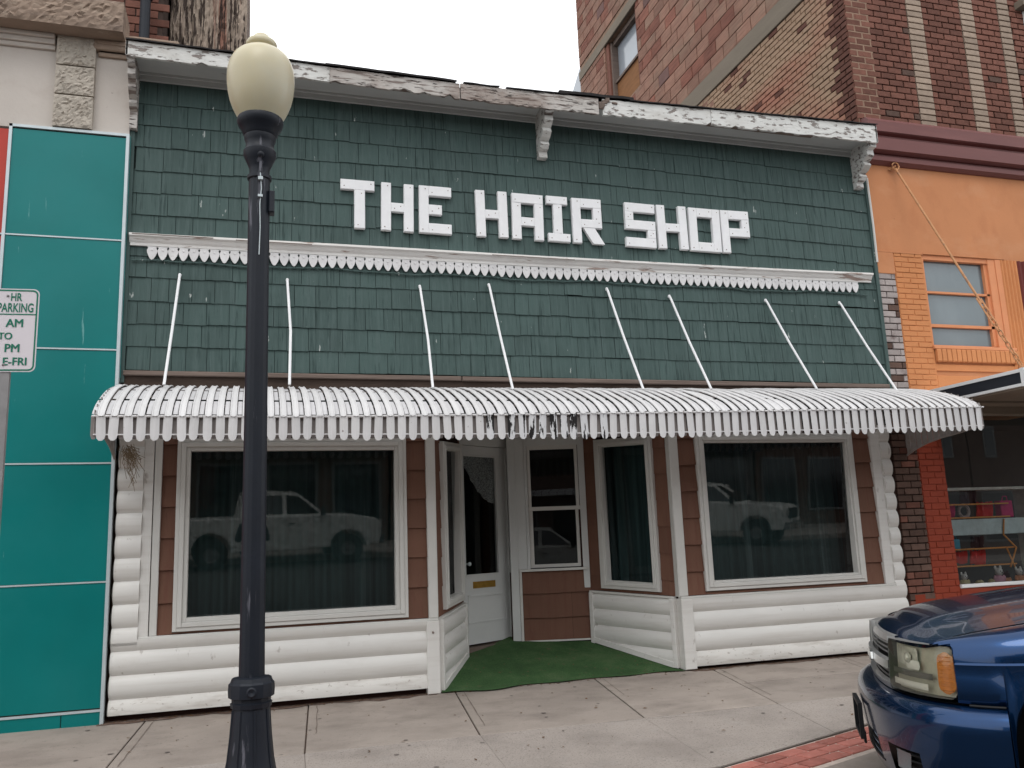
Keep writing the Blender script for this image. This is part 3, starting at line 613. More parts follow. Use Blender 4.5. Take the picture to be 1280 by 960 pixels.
# letters
sign = thing('shop_sign', (3.07, -.03, 4.43), 'white block letters reading THE HAIR SHOP on the green shingles', 'sign')
def poly_letter(ch, x0, x1):
    W = x1 - x0; H = .505; t = .105 if ch != 'I' else .1; tv = .098; z0 = 4.437
    R = []
    if ch == 'T': R = [(0, W, H - t, H), (W / 2 - t / 2 + .02, W / 2 + t / 2 + .02, 0, H - t)]
    if ch == 'H': R = [(0, tv, 0, H), (W - tv, W, 0, H), (tv, W - tv, H / 2 - t / 2, H / 2 + t / 2 - .01)]
    if ch == 'E': R = [(0, tv, 0, H), (tv, W, H - t, H), (tv, W - .1, H / 2 - t / 2, H / 2 + t / 2), (tv, W, 0, t)]
    if ch == 'A': R = [(0, tv, 0, H - t), (W - tv, W, 0, H - t), (0, W, H - t, H), (tv, W - tv, .15, .15 + t * .9)]
    if ch == 'I': R = [(W / 2 - t / 2, W / 2 + t / 2, .09, H - .09), (0.01, W - .02, H - .09, H), (0.02, W, 0, .09)]
    if ch == 'R': R = [(0, tv, 0, H), (tv, W - .02, H - t, H), (W - tv - .02, W - .02, H - .26, H - t), (tv, W - .02, H - .33, H - .235)]
    if ch == 'S': R = [(0, W, H - t, H), (0, tv, H / 2 + .05, H - t), (0, W, H / 2 - t / 2, H / 2 + t / 2), (W - tv, W, t, H / 2 - t / 2), (0, W, 0, t)]
    if ch == 'O': R = [(0, tv, 0, H), (W - tv, W, 0, H), (tv, W - tv, 0, t), (tv, W - tv, H - t, H)]
    if ch == 'P': R = [(0, tv, 0, H), (tv, W, H - t, H), (W - tv, W, H - .23, H - t), (tv, W, H - .31, H - .21)]
    b = MB(); ang = random.uniform(-.012, .012); F = Fr((x0, 0, z0), (math.cos(ang), 0, math.sin(ang)), (0, -1, 0), (-math.sin(ang), 0, math.cos(ang)))
    dd = 0
    for (a0, a1, c0, c1) in R:
        b.box(F, a0, a1, .012, .056 + dd, c0, c1, .005); dd = .0025 - dd * .3
    if ch == 'R': b.prism(F, [(.12, .175), (W - .13, 0), (W, 0), (.25, .175)], .012, .053)
    o = b.build('letter', 'letter', sign)
    nb = MB()
    for (a0, a1, c0, c1) in R:
        for (a, c) in ((a0 + .035, c0 + .035), (a1 - .035, c1 - .035)):
            nb.blob(F.p(a, .057, c), .006, 6, 4)
    nb.build('nail', 'nail', o, kind='stuff')
for ch, a, b_ in (('T', .774, 1.108), ('H', 1.172, 1.498), ('E', 1.556, 1.89), ('H', 2.155, 2.493), ('A', 2.539, 2.882), ('I', 2.915, 3.18), ('R', 3.215, 3.572), ('S', 3.825, 4.184), ('H', 4.217, 4.578), ('O', 4.604, 4.990), ('P', 5.012, 5.372)):
    poly_letter(ch, a, b_)

# log siding ---------------------------------------------------------------
def log(F, a0, a1, z0, z1, zc0=None, zc1=None, out=.040, base=.036, round0=False, round1=False, m='vinyl', parent=shop, name='log_course'):
    """one half-round course, bulging outwards; optional rounded ends; can be cut at a sill"""
    n = 8; prof = []
    for i in range(n + 1):
        t = i / n; z = z0 + (z1 - z0) * t; d = base + out * math.sin(PI * min(1, t * .98 + .01)) ** .62
        if zc1 is not None and z > zc1: break
        if zc0 is not None and z < zc0: continue
        prof.append((d, z))
    if len(prof) < 2: return
    if zc1 is not None and prof[-1][1] < zc1 - .001 and zc1 < z1: prof.append((prof[-1][0], zc1))
    rowsA = []
    if round0: rowsA.append([F.p(a0 - (d - base) * .5, 0, z) for d, z in prof])
    rowsA.append([F.p(a0, d, z) for d, z in prof]); rowsA.append([F.p(a1, d, z) for d, z in prof])
    if round1: rowsA.append([F.p(a1 + (d - base) * .45, 0, z) for d, z in prof])
    b = MB(); b.sheet(rowsA)
    b.ngon([F.p(a0, .0, prof[0][1]), F.p(a0, prof[0][0], prof[0][1]), F.p(a1, prof[0][0], prof[0][1]), F.p(a1, 0, prof[0][1])])
    b.ngon([F.p(a0, .0, prof[-1][1]), F.p(a0, prof[-1][0], prof[-1][1]), F.p(a1, prof[-1][0], prof[-1][1]), F.p(a1, 0, prof[-1][1])])
    if not round0: b.ngon([F.p(a0, 0, prof[0][1])] + rowsA[0] + [F.p(a0, 0, prof[-1][1])])
    if not round1: b.ngon([F.p(a1, 0, prof[0][1])] + rowsA[-1] + [F.p(a1, 0, prof[-1][1])])
    b.build(name, 'vinyl_low' if z0 < .05 else m, parent, smooth=True, angle=50)
PL = .192
for k in range(13):
    z0 = -.018 + k * PL; z1 = z0 + PL
    gp = .034 if k == 0 else None
    if z0 < .62:
        log(F0, XL + .022, 1.548, z0, z1, zc0=gp, zc1=.652, round0=True)
        log(F0, 4.285, 6.93, z0 + .005, z1 + .005, zc0=gp, zc1=.70, round1=True)
        if z1 > .652: log(F0, XL + .022, -.925, z0, z1, zc0=.60, round0=True); log(F0, 6.80, 6.93, z0 + .005, z1 + .005, zc0=.66, round1=True)
    else:
        log(F0, XL + .022, -.925, z0, z1, round0=True); log(F0, 6.80, 6.93, z0 + .005, z1 + .005, round1=True)
b = MB(); b.box(F0, -.925, -.845, 0, .05, .652, 2.42); b.build('casing_board', 'vinyl', shop, bevel=.004)
b = MB(); b.box(F0, -.838, -.778, 0, .045, .668, 2.42, .004); b.build('casing_board', 'white', shop)
b = MB(); b.box(F0, -.925, 1.66, 0, .062, .645, .668, .004); b.build('sill_cap', 'white', shop)
b = MB(); b.box(F0, 4.17, 6.80, 0, .062, .700, .722, .004); b.build('sill_cap', 'white', shop)
b = MB(); b.box(F0, 6.685, 6.80, 0, .05, .722, 2.45); b.build('casing_board', 'vinyl', shop, bevel=.004)
b = MB(); b.box(F0, 1.545, 1.665, -.06, .085, 0.0, .645, .006); b.build('corner_post', 'vinyl', shop)
b = MB(); b.box(F0, 4.155, 4.285, -.06, .085, .012, .700, .006); b.build('corner_post', 'vinyl', shop)
b = MB(); b.box(F0, 1.575, 1.665, -.06, .055, .668, 2.45, .008); b.build('corner_post', 'white', shop)
b = MB(); b.box(F0, 4.155, 4.26, -.06, .055, .722, 2.47, .008); b.build('corner_post', 'white', shop)
b = MB(); b.tube([(1.60, -.088, .55), (1.605, -.095, .545), (1.60, -.088, .54)], .01, 6); b.build('screw', 'nail', shop)
# brown siding
def brown(F, a0, a1, z0, z1, ph=0.0, step=.275, parent=shop, d=.0, th=.026):
    edges = [z0]; q = .655 + ph
    while q > z0: q -= step
    q += step
    while q < z1 - .02:
        if q > z0 + .03: edges.append(q)
        q += step
    edges.append(z1)
    for i in range(len(edges) - 1):
        x = a0
        while x < a1 - .01:
            xe = min(a1, x + random.uniform(.5, .9))
            if a1 - xe < .12: xe = a1
            c0, c1 = edges[i] + random.uniform(.001, .004), edges[i + 1] + .004
            n = 6; A = [x + .001 + (xe - x - .002) * j / n for j in range(n + 1)]
            bot = [c0 + .003 * math.sin(aa * 9 + i) for aa in A]
            b = MB(); b.sheet([[F.p(aa, d, z) for aa, z in zip(A, bot)], [F.p(aa, d + th, z) for aa, z in zip(A, bot)], [F.p(aa, d + .003, c1) for aa in A], [F.p(aa, d - .006, c1) for aa in A]])
            b.build('siding_board', 'brown', parent); x = xe
brown(F0, -.778, -.655, .668, 2.42); brown(F0, 1.385, 1.575, .668, 2.42, .02); brown(F0, -.655, 1.385, .668, .70)
brown(F0, 4.26, 4.475, .722, 2.45, .03); brown(F0, 6.445, 6.685, .722, 2.45, .03); brown(F0, 4.475, 6.445, .722, .765)
# window frames
def window(F, a0, a1, z0, z1, fw=.105, parent=shop, za=0.0, double=False, glass='glass', name='window', cas=True, m='white'):
    """za: how much the inner end rises (old settled frame)"""
    sl = za / max(.01, (a1 - a0)); G = Fr(F.p(0, 0, 0), F.u + Vector((0, 0, sl)), F.n, F.w); 
    G.o = F.o - Vector((0, 0, sl * a0))
    root = MB()
    o = None
    for (e0, e1, d0, d1) in ((0, .035, 0, .05), (.035, .075, 0, .062), (.075, fw, -.04, .045)):
        b = root
        b.box(G, a0 + e0, a0 + e1, d0, d1, z0 + e0, z1 - e0, .004); b.box(G, a1 - e1, a1 - e0, d0, d1, z0 + e0, z1 - e0, .004)
        b.box(G, a0 + e1, a1 - e1, d0, d1 - .001, z0 + e0, z0 + e1, .004); b.box(G, a0 + e1, a1 - e1, d0, d1 - .001, z1 - e1, z1 - e0, .004)
    o = root.build(name, m, parent)
    g = MB(); g.ngon([G.p(a0 + fw - .01, -.048, z0 + fw - .01), G.p(a1 - fw + .01, -.048, z0 + fw - .01), G.p(a1 - fw + .01, .004, z1 - fw + .01), G.p(a0 + fw - .01, .004, z1 - fw + .01)]); g.build('pane', glass, o)
    return o, G
window(F0, -.655, 1.385, .69, 2.355, .112); window(F0, 4.475, 6.445, .760, 2.395, .10)
# curtains behind the glass
def curtain(F, a0, a1, z0, z1, d=-.33, m='curtain', amp=.028, pitch=.13, parent=shop):
    b = MB(); n = int((a1 - a0) / .018); A = [a0 + (a1 - a0) * i / n for i in range(n + 1)]
    f = lambda a, k: d + amp * math.sin(a / pitch * 2 * PI + 1.4 * math.sin(a * 3.1)) * (.6 + .4 * k) + .01 * math.sin(a * 31)
    b.sheet([[F.p(a, f(a, 1), z0) for a in A], [F.p(a, f(a, .6), (z0 + z1) / 2) for a in A], [F.p(a, f(a, .3), z1) for a in A]])
    b.build('curtain', m, parent, smooth=True, angle=180)
curtain(F0, -.75, 1.5, .55, 2.42); curtain(F0, 4.4, 6.6, .55, 2.45)
# entrance recess
A0, A1 = (1.66, 0.0), (2.10, .82); D0, D1 = (2.155, .94), (2.745, 1.30); P0, P1 = (2.83, 1.15), (3.61, .97); B0 = (4.16, .03)
FA, LA = frame_between(A0, A1); FD, LD = frame_between(D0, D1); FP, LP = frame_between(P0, P1); FB, LB = frame_between(P1, B0)
ramp = lambda y: max(0, y) * .228
b = MB(); flo = [(1.6, -.06), (4.2, -.06), (4.25, .05), (3.72, 1.1), (2.9, 1.3), (2.75, 1.45), (2.0, 1.0), (1.6, .05)]
b.ngon([(x, y, ramp(y) + (-.006 if y < 0 else .002)) for x, y in flo]); b.build('ramp', 'joint', shop)
b = MB(); nx, ny = 26, 14
rowsA = []
for j in range(ny + 1):
    y = -.055 + j * (1.36 + .055) / ny; xa = 1.672 + max(0, y) * .53; xb = 4.15 - max(0, y) * .585
    if y > .82: xa = 2.10 + (y - .82) * 1.35
    if y > .97: xb = 3.60 - (y - .97) * 2.6
    xb = max(xb, xa + .02)
    rowsA.append([(xa + (xb - xa) * i / nx, y + (.03 * math.sin(i * .9) * (j == 0)) - (.10 * math.exp(-((i - 4) / 4.0) ** 2) * (j == 0)), ramp(y) + .010 + .002 * math.sin(i * 1.1 + j)) for i in range(nx + 1)])
b.sheet(rowsA); b.build('carpet', 'carpet', shop, smooth=True)
# left angled wall
def angled(F, L, capz0, capz1, base0, base1, wt0, wt1, wz0, wz1, rise, cs):
    for (p_, q_, r0_, r1_) in ((0, wt0 * L + .05, -.1, 2.55), (wt1 * L - .05, L, -.1, 2.55), (wt0 * L + .05, wt1 * L - .05, -.1, wz0 + .05), (wt0 * L + .05, wt1 * L - .05, wz1 - .03, 2.55)):
        b = MB(); b.box(F, p_, q_, -.05, 0, r0_, r1_); b.build('entry_wall', 'brown_back', shop)
    sl = (capz1 - capz0) / L
    G = Fr(F.o, F.u + Vector((0, 0, sl)), F.n)
    b = MB(); b.box(G, 0, L, 0, .05, capz0 - .022, capz0, .004); b.build('sill_cap', 'white', shop)
    # log courses, cut by the ramp
    for k in range(4):
        z1 = capz0 - .02 - k * .172; z0 = z1 - .172
        n = 10; grid = []
        for i in range(9):
            t = i / 8; z = z0 + (z1 - z0) * t; d = .016 + .038 * math.sin(PI * (t * .98 + .01)) ** .55; row = []
            for j in range(n + 1):
                a = .045 + (L - .09) * j / n; lo = base0 + (base1 - base0) * a / L + .045 - sl * a
                row.append(G.p(a, d, max(z, lo)))
            grid.append(row)
        b = MB(); b.sheet(grid); b.build('log_course', 'vinyl', shop, smooth=True, angle=50)
    b = MB(); b.box(G, 0, .05, 0, .06, base0 - .01, capz0 - .022, .004); b.build('casing_board', 'vinyl', shop)
    b = MB(); b.box(G, L - .05, L, 0, .06, base1 - sl * L - .0, capz0 - .022, .004); b.build('casing_board', 'vinyl', shop)
    b = MB(); b.prism(G, [(.05, base0 + .002 - .0), (L - .05, base1 - sl * L), (L - .05, base1 - sl * L + .055), (.05, base0 + .055)], 0, .060); b.build('base_trim', 'vinyl', shop)
    brown(G, 0.0, wt0 * L, capz0, 2.5, th=.013); brown(G, wt1 * L, L, capz0, 2.5, th=.013); brown(G, wt0 * L, wt1 * L, capz0, wz0 + .03, th=.013)
    window(F, wt0 * L, wt1 * L, wz0, wz1, .085, za=rise, glass='glass_side')
angled(FA, LA, .665, .735, 0.01, .185, .19, .93, .725, 2.345, .04, 0)
angled(FB, LB, .775, .722, .222, .022, .155, .855, .80, 2.43, -.035, 0)
curtain(FB, .1, LB - .1, .72, 2.45, -.22); curtain(FA, .1, LA - .1, .7, 2.4, -.22)
# ceiling of the recess
b = MB(); b.ngon([(1.55, 0, 2.52), (4.25, 0, 2.52), (3.8, 1.6, 2.52), (1.9, 1.6, 2.52)]); b.build('entry_ceiling', 'white', shop)
# door with jambs
b = MB(); b.box(FD, -.085, 0.0, -.05, .03, .19, 2.52); b.box(FD, LD, LD + .17, -.05, .03, .25, 2.52); b.box(FD, 0, LD, -.05, .03, 2.40, 2.52); b.box(FD, LD + .055, LD + .065, .03, .045, .27, 2.5)
b.build('door_jamb', 'door', shop, bevel=.004)
door = None
b = MB(); gl0, gl1 = .012 * LD + .02, .77 * LD
b.box(FD, 0.002, gl0, -.035, .006, .285, 2.395); b.box(FD, gl1, LD - .002, -.035, .006, .285, 2.395); b.box(FD, gl0, gl1, -.035, .006, 2.28, 2.395); b.box(FD, gl0, gl1, -.035, .006, .285, 1.008)
b.box(FD, gl1, gl1 + .012, .006, .014, 1.0, 2.29); b.box(FD, gl0, gl1 + .012, .006, .014, .994, 1.008); b.box(FD, gl0, gl1 + .012, .006, .014, 2.28, 2.292)
door = b.build('door', 'door', shop, label='white half-glazed entrance door with lace swag and brass mail slot')
b = MB(); b.box(FD, .04, LD - .05, .006, .013, .775, .79); b.box(FD, .04, LD - .05, .006, .013, .50, .515); b.box(FD, .04, .05, .006, .011, .515, .775); b.box(FD, LD - .06, LD - .05, .006, .011, .515, .775); b.build('panel_moulding', 'door', door)
b = MB(); b.ngon([FD.p(gl0, -.012, 1.008), FD.p(gl1, -.012, 1.008), FD.p(gl1, -.012, 2.28), FD.p(gl0, -.012, 2.28)]); b.build('glass', 'glass_dark', door)
b = MB(); b.box(FD, .15 * LD + .02, .68 * LD, .006, .013, .86, .93, .002); b.box(FD, .20 * LD, .64 * LD, .013, .022, .883, .908, .003); b.build('mail_slot', 'brass', door)
b = MB(); b.blob(FD.p(.035, .05, 1.12), .022, 10, 8); b.tube([FD.p(.035, 0, 1.12), FD.p(.035, .05, 1.12)], .009, 8); b.build('door_knob', 'alu', door)
b = MB(); n = 26; top, bot = [], []
for i in range(n + 1):
    t = i / n; a = gl0 + (gl1 - gl0) * t; z = 2.27 - .50 * (math.sin(t * PI / 2) ** .85)
    top.append(FD.p(a, -.03 + .008 * math.sin(t * 34), 2.30)); bot.append(FD.p(a, -.03 + .008 * math.sin(t * 34 + 1), z + .004 * math.sin(t * 60)))
mid = [(p + q) / 2 for p, q in zip(top, bot)]
b.sheet([top, mid, bot]); b.build('lace_curtain', 'lace', door, smooth=True)
b = MB(); b.box(FD, -.02, LD + .02, -.05, .06, .215, .262); b.build('threshold', 'wood', shop)
b = MB(); b.box(FD, -.1, LD + .3, -.75, -.7, .2, 2.5); b.build('inner_partition', 'room', shop)
# wall under and round the double hung window
b = MB(); b.box(FP, -.1, LP, -.06, -.0, .2, 1.0); b.box(FP, LP - .1, LP + .05, -.06, 0, 1.0, 2.52); b.build('entry_wall', 'brown_back', shop)
brown(FP, .03, LP - .0, .262, 1.0, -.155, .26)
brown(FP, .985 * LP, LP + .03, 1.0, 2.5, th=.012)
b = MB(); b.box(FP, -.0, .028, 0, .03, .25, 1.018); b.box(FP, .028, LP * .99, 0, .03, .248, .266); b.box(FP, .0, LP * .97, 0, .045, 1.004, 1.030); b.build('panel_trim', 'white', shop)
dh = MB()
dh.box(FP, -.09, -.002, -.05, .022, .25, 2.52); dh.box(FP, -.002, .12, -.05, .022, 1.031, 2.52); dh.box(FP, .90 * LP, .985 * LP, -.05, .022, .80, 2.52); dh.box(FP, .12, .90 * LP, -.05, .022, 2.40, 2.52)
dh.box(FP, .10, .13, .022, .034, 1.03, 2.5); dh.box(FP, .895 * LP, .925 * LP, .022, .034, 1.03, 2.5)
do = dh.build('double_hung_window', 'door', shop, bevel=.003)
s = MB(); a0, a1 = .135, .89 * LP
s.box(FP, a0, a0 + .035, -.02, .012, 1.70, 2.40); s.box(FP, a1 - .035, a1, -.02, .012, 1.70, 2.40); s.box(FP, a0 + .035, a1 - .035, -.02, .012, 2.355, 2.40); s.box(FP, a0 - .01, a1 + .005, -.02, .016, 1.668, 1.71)
s.build('sash', 'white', do); s = MB()
s.box(FP, a0, a0 + .045, -.045, -.012, 1.04, 1.668); s.box(FP, a1 - .045, a1, -.045, -.012, 1.04, 1.668); s.box(FP, a0 + .045, a1 - .045, -.045, -.012, 1.04, 1.075); s.build('sash', 'white', do)
s = MB(); s.ngon([FP.p(a, -.008, z) for a, z in ((a0 + .035, 1.71), (a1 - .035, 1.71), (a1 - .035, 2.355), (a0 + .035, 2.355))]); s.build('pane', 'glass_dark', do)
s = MB(); s.ngon([FP.p(a, -.03, z) for a, z in ((a0 + .045, 1.075), (a1 - .045, 1.075), (a1 - .045, 1.668), (a0 + .045, 1.668))]); s.build('pane', 'glass_dark', do)
s = MB(); s.box(FP, -.2, LP + .2, -.9, -.85, .9, 2.5); s.build('inner_partition', 'room', shop)

# ================================================================== AWNING
aw = thing('awning', (3.0, 0, 2.3), 'curved white slatted metal awning over the whole hair shop front', 'awning')
def zf(x): return 2.400 + (.0135 * max(0, x - .3) + .0008 * max(0, x - .3) ** 2)
def vb(x): return 2.200 + .0022 * max(0, x - 1.6) ** 2 + .002 * max(0, x - 1.6)
PROF = [(-1.13, 0.0), (-1.10, .03), (-1.05, .068), (-.97, .118), (-.86, .17), (-.70, .238), (-.53, .302), (-.33, .358), (-.15, .402), (0, .425)]
def awp(x, i, off=0.0, frac=0.0):
    y, dz = PROF[i]; k = 1 - .45 * (y + 1.13) / 1.13
    j0, j1 = max(0, i - 1), min(len(PROF) - 1, i + 1)
    t = Vector((PROF[j1][0] - PROF[j0][0], PROF[j1][1] - PROF[j0][1])).normalized()
    return Vector((x, y - t.y * off, 2.4 + dz + (zf(x) - 2.4) * k + t.x * off))
NA = 88; AX0, AX1 = -1.165, 7.215; PT = (AX1 - AX0) / NA
cross = [(-.0255, -.003), (-.0255, .005), (-.021, .008), (-.016, .008), (-.012, .003), (.012, .003), (.016, .008), (.021, .008), (.0255, .005), (.0255, -.003)]
for i in range(NA):
    x = AX0 + (i + .5) * PT + random.uniform(-.0045, .0045); j = random.uniform(-.004, .003) - (.012 if random.random() < .04 else 0)
    b = MB(); rowsA = [[awp(x + cx, k, co + .010 + j) for cx, co in cross] for k in range(len(PROF))]
    # rounded nose
    nose = [awp(x + cx * .7, 0, co * .6 + .006) + Vector((0, -.015, -.014)) for cx, co in cross]
    b.sheet([nose] + rowsA); b.build('slat', 'awning', aw, smooth=True, angle=35)
def awt(x, t, off):
    i = min(int(t), len(PROF) - 2); f = t - i; return awp(x, i, off).lerp(awp(x, i + 1, off), f)
b = MB()
for i in range(NA + 1):
    x = AX0 + i * PT
    for ta, tb in ((.45, 3.75), (4.1, 6.05), (6.35, 7.5), (7.75, 9)):
        n_ = max(2, int((tb - ta) * 1.5)); b.sheet([[awt(x + cx, ta + (tb - ta) * q / n_, co) for cx, co in ((-.0195, -.008), (-.016, -.002), (.016, -.002), (.0195, -.008))] for q in range(n_ + 1)])
b.build('lower_slat', 'awning_grey', aw, kind='stuff')
peel = {i for i in range(NA) if 1.5 < AX0 + i * PT < 3.9}
pk = []
for i in range(NA):
    x = AX0 + (i + .5) * PT; zt = zf(x) + .004; zb = vb(x) + random.uniform(-.006, .005)
    hw = .0335
    poly = [(-hw, zt), (-hw, zb + .045), (-hw * .8, zb + .018), (-hw * .35, zb + .003), (hw * .35, zb + .003), (hw * .8, zb + .018), (hw, zb + .045), (hw, zt)]
    lean = random.uniform(-.008, .008)
    b = MB(); A = [(x + a + lean * (z < zt), -1.134 + (.004 if abs(a) < hw * .5 else 0), z) for a, z in poly]; 
    ridge = [(x, -1.146, zt), (x, -1.146, zb + .03)]
    b.ngon([(x - hw, -1.136, zt), (x - hw + lean, -1.136, zb + .045), (x - hw * .8 + lean, -1.137, zb + .018), (x - hw * .35 + lean, -1.141, zb + .003), (x - .006 + lean, -1.143, zb + .002), (x - .006, -1.143, zt)])
    b.ngon([(x - .006, -1.143, zt), (x - .006 + lean, -1.143, zb + .002), (x + .006 + lean, -1.143, zb + .002), (x + .006, -1.143, zt)])
    b.ngon([(x + .006, -1.143, zt), (x + .006 + lean, -1.143, zb + .002), (x + hw * .35 + lean, -1.141, zb + .003), (x + hw * .8 + lean, -1.137, zb + .018), (x + hw + lean, -1.136, zb + .045), (x + hw, -1.136, zt)])
    b.build('valance_picket', 'awning_dark' if (i in peel and random.random() < (.75 if 2.1 < x < 3.0 else .2)) else 'awning', aw)
b = MB()
for i in range(NA + 1):
    x = AX0 + i * PT; zt = zf(x) - .006; zb = vb(x) + .02
    b.ngon([(x - .023, -1.112, zt), (x - .023, -1.112, zb + .03), (x - .012, -1.112, zb), (x + .012, -1.112, zb), (x + .023, -1.112, zb + .03), (x + .023, -1.112, zt)])
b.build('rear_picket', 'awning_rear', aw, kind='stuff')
b = MB(); XS = [AX0 + i * (AX1 - AX0) / 40 for i in range(41)]
b.tube([(x, -1.130, vb(x) + .052) for x in XS], .006, 6); b.build('valance_rail', 'awning', aw)
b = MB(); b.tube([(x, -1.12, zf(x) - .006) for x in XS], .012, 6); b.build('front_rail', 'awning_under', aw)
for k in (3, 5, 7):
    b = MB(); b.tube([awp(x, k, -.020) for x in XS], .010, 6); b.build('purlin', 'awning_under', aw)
# fluted nose edging: small rolled ends between slats
b = MB()
for i in range(NA + 1):
    x = AX0 + i * PT; p = awp(x, 0, .004); b.blob((p.x, p.y - .016, p.z - .012), (.017, .010, .010), 8, 4)
b.build('rolled_edge', 'awning', aw, kind='stuff', smooth=True)
# end panels with a curved arm
for xe, sgn in ((AX1 - .005, 1), (AX0 + .005, -1)):
    arm = [(0.0, 2.14), (-.15, 2.20), (-.35, 2.25), (-.55, 2.28), (-.8, 2.30), (-1.12, vb(xe) + .06)]
    b = MB(); b.tube([(xe, y, z) for y, z in arm], .011, 6); b.build('end_arm', 'awning_under', aw)
    b = MB(); n = 13
    for i in range(n):
        y = -1.08 + i * 1.04 / (n - 1)
        def itp(tab, y):
            for (y0, z0), (y1, z1) in zip(tab, tab[1:]):
                lo, hi = min(y0, y1), max(y0, y1)
                if lo <= y <= hi: return z0 + (z1 - z0) * (y - y0) / (y1 - y0)
            return tab[-1][1]
        top = itp([(p[0], awp(xe, q).z) for q, p in enumerate(PROF)], y); bt = itp(arm, y) + .004
        b.box(Fr((xe, y, 0), (0, 1, 0), (sgn, 0, 0)), -.038, .038, 0, .006, bt, top)
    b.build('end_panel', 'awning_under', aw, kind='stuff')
# hanger rods
RT = [(-.686, 3.867), (.274, 3.87), (1.552, 3.869), (2.267, 3.921), (3.57, 3.941), (4.303, 3.895), (5.506, 3.903), (6.491, 3.918)]
RB = [(-.743, 2.777), (.285, 2.794), (1.566, 2.784), (2.337, 2.78), (3.693, 2.799), (4.453, 2.81), (5.715, 2.828), (6.74, 2.825)]
for k, ((xt, zt), (xb, zb)) in enumerate(zip(RT, RB)):
    mid = Vector(((xt + xb) / 2 + (.02 if k in (1, 2) else 0), -.26, (zt + zb) / 2 - (.05 if k == 2 else .015)))
    b = MB(); b.tube([(xt, -.02, zt), (xt, -.05, zt - .01), mid, (xb, -.5, zb - .02)], .0125, 8); b.blob((xt, -.03, zt + .005), (.016, .02, .02), 8, 5); b.build('hanger_rod', 'letter', aw, smooth=True)
# nest straw at the left end
b = MB(); rr = random.Random(3)
for i in range(70):
    x = -1.02 + rr.gauss(0, .03); y = -.30 + rr.gauss(0, .05); z = 2.22 + rr.uniform(-.03, .06); L = rr.uniform(.05, .32) * (1 if rr.random() < .5 else .5)
    b.tube([(x, y, z), (x + rr.gauss(.02, .03), y + rr.gauss(0, .02), z - L * .5), (x + rr.gauss(.05, .035), y + rr.gauss(0, .03), z - L)], .0022, 3)
b.build('nest_straw', 'straw', label='tuft of dry straw hanging under the left end of the awning', kind='stuff')

# ================================================================== LEFT BUILDING
lb = thing('corner_building', (-4, 0, 0), 'pale painted masonry building with stone quoins and teal panel front', 'building')
FT = Fr((0, -.05, 0))
b = MB(); b.box(F0, -9, XL - .015, -6, .045, -.2, 6.1); b.build('wall', 'stucco_pink', lb)
b = MB(); b.box(F0, -9, -1.16, .04, .07, -.2, 5.17); b.build('panel_backing', 'mortar', lb)
tz = [.12, 1.14, 2.14, 3.14, 4.155, 5.16]
TX0 = -2.13
for k in range(5):
    b = MB(); b.box(F0, TX0 + .012 - (.0 if k else 0), -1.18, .07, .085 + random.uniform(0, .002), tz[k] + .008, tz[k + 1] - .008, .003); b.build('panel', 'teal', lb)
b = MB(); b.box(F0, TX0 + .012, -1.475, .07, .084, -.02, .108, .003); b.build('panel', 'teal', lb)
b = MB(); b.box(F0, -1.469, -1.18, .07, .085, -.02, .108, .003); b.build('panel', 'teal', lb)
for x0 in (TX0, -3.4, -4.7, -6.0):
    for k in range(5):
        if x0 == TX0: b = MB(); b.box(F0, x0 - 1.26, x0 - .012, .07, .086, tz[k] + .008, tz[k + 1] - .02, .003); b.build('panel', 'red_panel', lb, label='red facing panel')
for k in range(1, 5):
    b = MB(); b.box(F0, TX0 - 4, -1.18, .068, .092, tz[k] - .0065, tz[k] + .0065); b.build('joint_strip', 'alu', lb)
b = MB(); b.box(F0, TX0 - 4, -1.18, .068, .092, .10, .118); b.box(F0, TX0 - 4, -1.18, .068, .092, -.028, -.018); b.build('joint_strip', 'alu', lb)
b = MB(); b.box(F0, TX0 - .014, TX0 + .012, .068, .098, -.03, 5.19); b.build('edge_strip', 'alu', lb)
b = MB(); b.box(F0, TX0 - .014, -1.155, .05, .098, 5.165, 5.19); b.build('edge_strip', 'alu', lb)
b = MB(); b.box(F0, -1.182, -1.155, .04, .098, -.03, 5.165); b.build('edge_strip', 'alu', lb)
b = MB(); b.box(F0, -1.168, -1.15, -.02, .04, 2.9, 5.19); b.build('side_return', 'teal', lb)
# quoins
def rough_block(F, a0, a1, z0, z1, d0, d1, m, name, parent, amp=.012, res=.05, seed=0):
    amp *= .5; res *= .5
    rr = random.Random(seed); na, nz = max(3, int((a1 - a0) / res)), max(2, int((z1 - z0) / res)); b = MB(); g = []
    for j in range(nz + 1):
        r = []
        for i in range(na + 1):
            e = (i in (0, na)) or (j in (0, nz)); r.append(F.p(a0 + (a1 - a0) * i / na + (0 if e else rr.gauss(0, .006)), (d1 - amp if e else d1 + rr.gauss(0, amp)), z0 + (z1 - z0) * j / nz + (0 if e else rr.gauss(0, .006))))
        g.append(r)
    b.sheet(g)
    ring = g[0] + [r[-1] for r in g[1:]] + list(reversed(g[-1][:-1])) + [r[0] for r in reversed(g[1:-1])]
    back = [p - F.n * (d1 - amp - d0) for p in ring]
    b.sheet([ring, back], True); return b.build(name, m, parent)
qz = [(5.815, 6.10), (5.525, 5.80), (5.20, 5.51)]
for k, (z0, z1) in enumerate(qz): rough_block(F0, -1.80, -1.475, z0, z1, .04, .115, 'quoin', 'quoin_block', lb, .010, .035, k)
b = MB(); b.box(F0, -1.815, -1.465, .04, .13, 6.105, 6.135); b.build('quoin_cap', 'stone', lb, bevel=.006)
